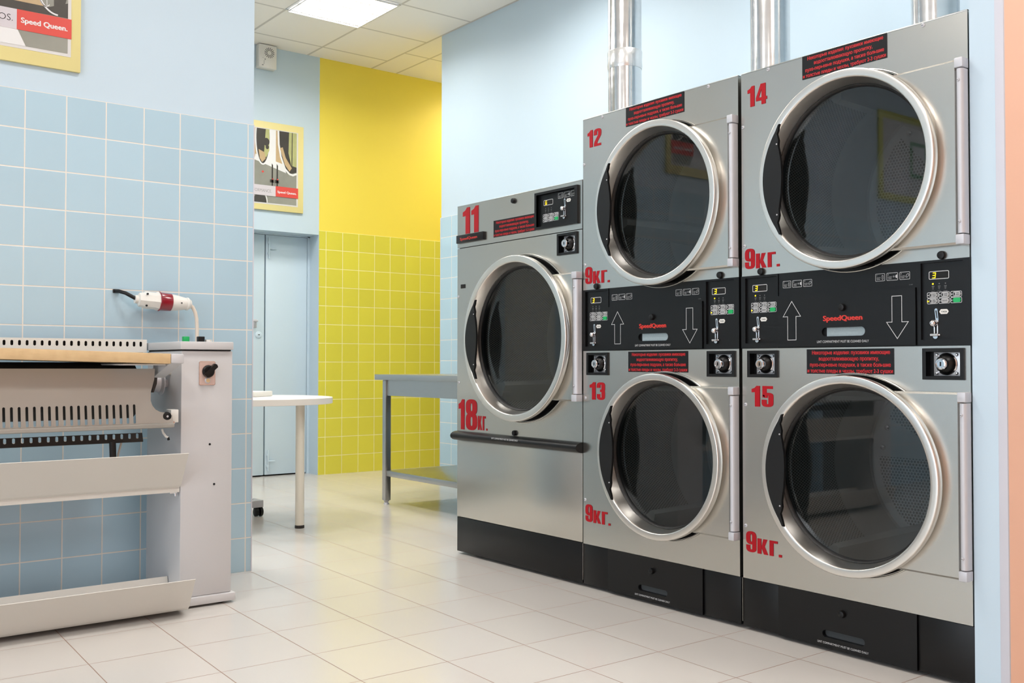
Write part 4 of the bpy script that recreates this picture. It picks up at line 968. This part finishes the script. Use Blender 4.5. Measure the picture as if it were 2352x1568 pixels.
def notice():
    tf = lambda a, p, z: (XL-.006+p, a, z)
    t = thing('framed_notice', 'yellow-green framed notice mirrored in the glass of door 14', 'notice', (XL, -1.6, 1.245))
    b = MB(tf, pm('yellow_green_frame', (206, 204, 96), 0.5)); b.prism(quad(-1.99, -1.228, 1.245, 1.915), .001, .016, [quad(-1.94, -1.278, 1.295, 1.865)]); b.build('frame', t)
    b = MB(tf, m_paper); b.box(-1.94, -1.278, .001, .010, 1.295, 1.865); b.mat(pm('green_print', (70, 130, 60), 0.5)).prism(quad(-1.90, -1.66, 1.45, 1.73), .0102, .011, [quad(-1.87, -1.69, 1.48, 1.70)]); b.build('printed_sheet', t)
notice()

# alarm sounder high on the far wall
def sounder():
    tf = lambda a, p, z: (XY+p, a, z)
    t = thing('alarm_sounder', 'white wall box with a round slotted grille just under the ceiling', 'alarm box', (XY, 3.28, 2.33))
    b = MB(tf, m_whitep); b.box(3.206, 3.354, .002, .066, 2.343, 2.528, .004); b.build('housing', t)
    b = MB(tf, m_dark); cy, cz = 3.292, 2.466
    for k in range(16):
        q = 2*PI*k/16+.2; c, s = math.cos(q), math.sin(q); r0, r1, w = .016, .042, .0026
        b.flat([(cy+r0*c-w*.6*s, cz+r0*s+w*.6*c), (cy+r1*c-w*s, cz+r1*s+w*c), (cy+r1*c+w*s, cz+r1*s-w*c), (cy+r0*c+w*.6*s, cz+r0*s-w*.6*c)], .0664)
    b.build('grille', t)
    b = MB(tf, m_greyp)
    for y, z, w, h in ((3.238, 2.420, .004, .004), (3.246, 2.385, .002, .03), (3.236, 2.362, .012, .006), (3.256, 2.41, .006, .012)): b.box(y-w/2, y+w/2, .066, .0668, z-h/2, z+h/2)
    b.build('marking', t)
sounder()

# ------------------------------------------------------------------ stainless work table beyond dryer 11
def steel_table():
    t = thing('work_table', 'stainless steel work table with under-shelf beside dryer 11', 'table', (-4.87, 3.68, ZF))
    x0, x1, y0, y1 = -5.735, -4.03, 3.30, 4.12
    MB(mat=m_tsteel).box(x0, x1, y0, y1, -.104, -.068, .003).build('table_top', t)
    b = MB(mat=m_tsteel)
    b.box(x0+.06, x1-.06, y0+.035, y0+.040, -.206, -.105); b.box(x0+.06, x1-.06, y1-.040, y1-.035, -.206, -.105); b.box(x0+.07, x0+.075, y0+.04, y1-.04, -.206, -.105); b.box(x1-.075, x1-.07, y0+.04, y1-.04, -.206, -.105)
    b.build('apron', t)
    for x in (x0+.083, x1-.083):
        for y in (y0+.045, y1-.045):
            MB(mat=m_tsteel).box(x-.021, x+.021, y-.021, y+.021, -.886, -.105, .004).build('leg', t)
            q = MB(mat=m_alu); q.tube([(x, y, -.887), (x, y, -.893), (x, y, -.897), (x, y, -.905), (x, y, ZF)], [.017, .017, .010, .016, .019], 20); q.build('foot', t)
    b = MB(mat=m_tsteel); b.box(x0+.095, x1-.095, y0+.03, y1-.03, -.728, -.691, .003); b.build('under_shelf', t)
steel_table()

# ------------------------------------------------------------------ round white table, box on it, dolly under it
def white_table():
    cx, cy, r = -5.392, 2.330, .432
    V, L = (-.8998, .4363), (-.4363, -.8998)            # across and along the table
    t = thing('round_ended_table', 'white laminate table with round end on cream tubular legs behind the tiled wall', 'table', (cx, cy, ZF))
    tw = lambda a, p, z: (cx+V[0]*a-L[0]*p, cy+V[1]*a-L[1]*p, z)
    out = arc(0, 0, r, 0, PI, 48)+arc(0, -.8, r, PI, 2*PI, 48)
    b = MB(lambda a, z, q: tw(a, q, z), m_tabw); n = len(out)
    lv = [(-.2255, .9965), (-.224, 1.0), (-.192, 1.0), (-.1905, .9965)]
    vs = [(x*k, z, (y+.4)*k-.4) for z, k in lv for x, y in out]
    b.add(vs, [[m*n+i, m*n+(i+1) % n, (m+1)*n+(i+1) % n, (m+1)*n+i] for m in range(3) for i in range(n)]+[list(range(n)), list(range(3*n, 4*n))]); b.build('table_top', t)
    for d, l in ((0, 0), (.43, 0), (0, .86), (.43, .86)):
        x, y = -5.125+V[0]*d+L[0]*l, 2.477+V[1]*d+L[1]*l
        MB(mat=m_legw).tube([(x, y, -.895), (x, y, -.226)], .0245, 28).build('leg', t)
        MB(mat=m_browns).tube([(x, y, ZF), (x, y, -.908), (x, y, -.896)], [.0255, .027, .026], 28).build('foot_cap', t)
    return cx, cy
wx, wy = white_table()
b = MB(mat=m_whitep)
ux, uy = .72, .69
tfb = lambda a, p, z: (-5.60+a*.80-p*.60, 2.33+a*.60+p*.80, z)
b = MB(tfb, m_whitep); b.box(-.14, .155, -.11, .09, -.1895, -.160, .004)
o = b.build('flat_box'); o['label'] = 'flat white box lying on the round white table'; o['category'] = 'box'
b = MB(mat=m_alu)
d = thing('wheeled_dolly', 'low steel frame on black twin castors under the round white table', 'dolly', (-5.9, 2.30, ZF))
tfd = lambda a, p, z: (-5.672+p, 2.470+a, z)
b = MB(tfd, m_alu); b.box(-.42, .026, -.02, .02, -.858, -.817, .002); b.box(-.42, .026, -.52, -.48, -.858, -.817, .002); b.box(-.42, -.38, -.48, -.02, -.858, -.817, .002); b.box(-.014, .026, -.48, -.02, -.858, -.817, .002)
b.build('frame', d)
for a in (.0, -.395):
    for p in (0, -.5):
        q = MB(tfd, m_black)
        for s in (-1, 1): q.tube([(a+s*.004, p+.004, -.884), (a+s*.007, p+.004, -.884), (a+s*.022, p+.004, -.884), (a+s*.025, p+.004, -.884)], [.022, .0275, .0275, .022], 28)
        q.tube([(a-.002, p, -.858), (a-.002, p, -.87)], .012, 16); q.build('castor', d)
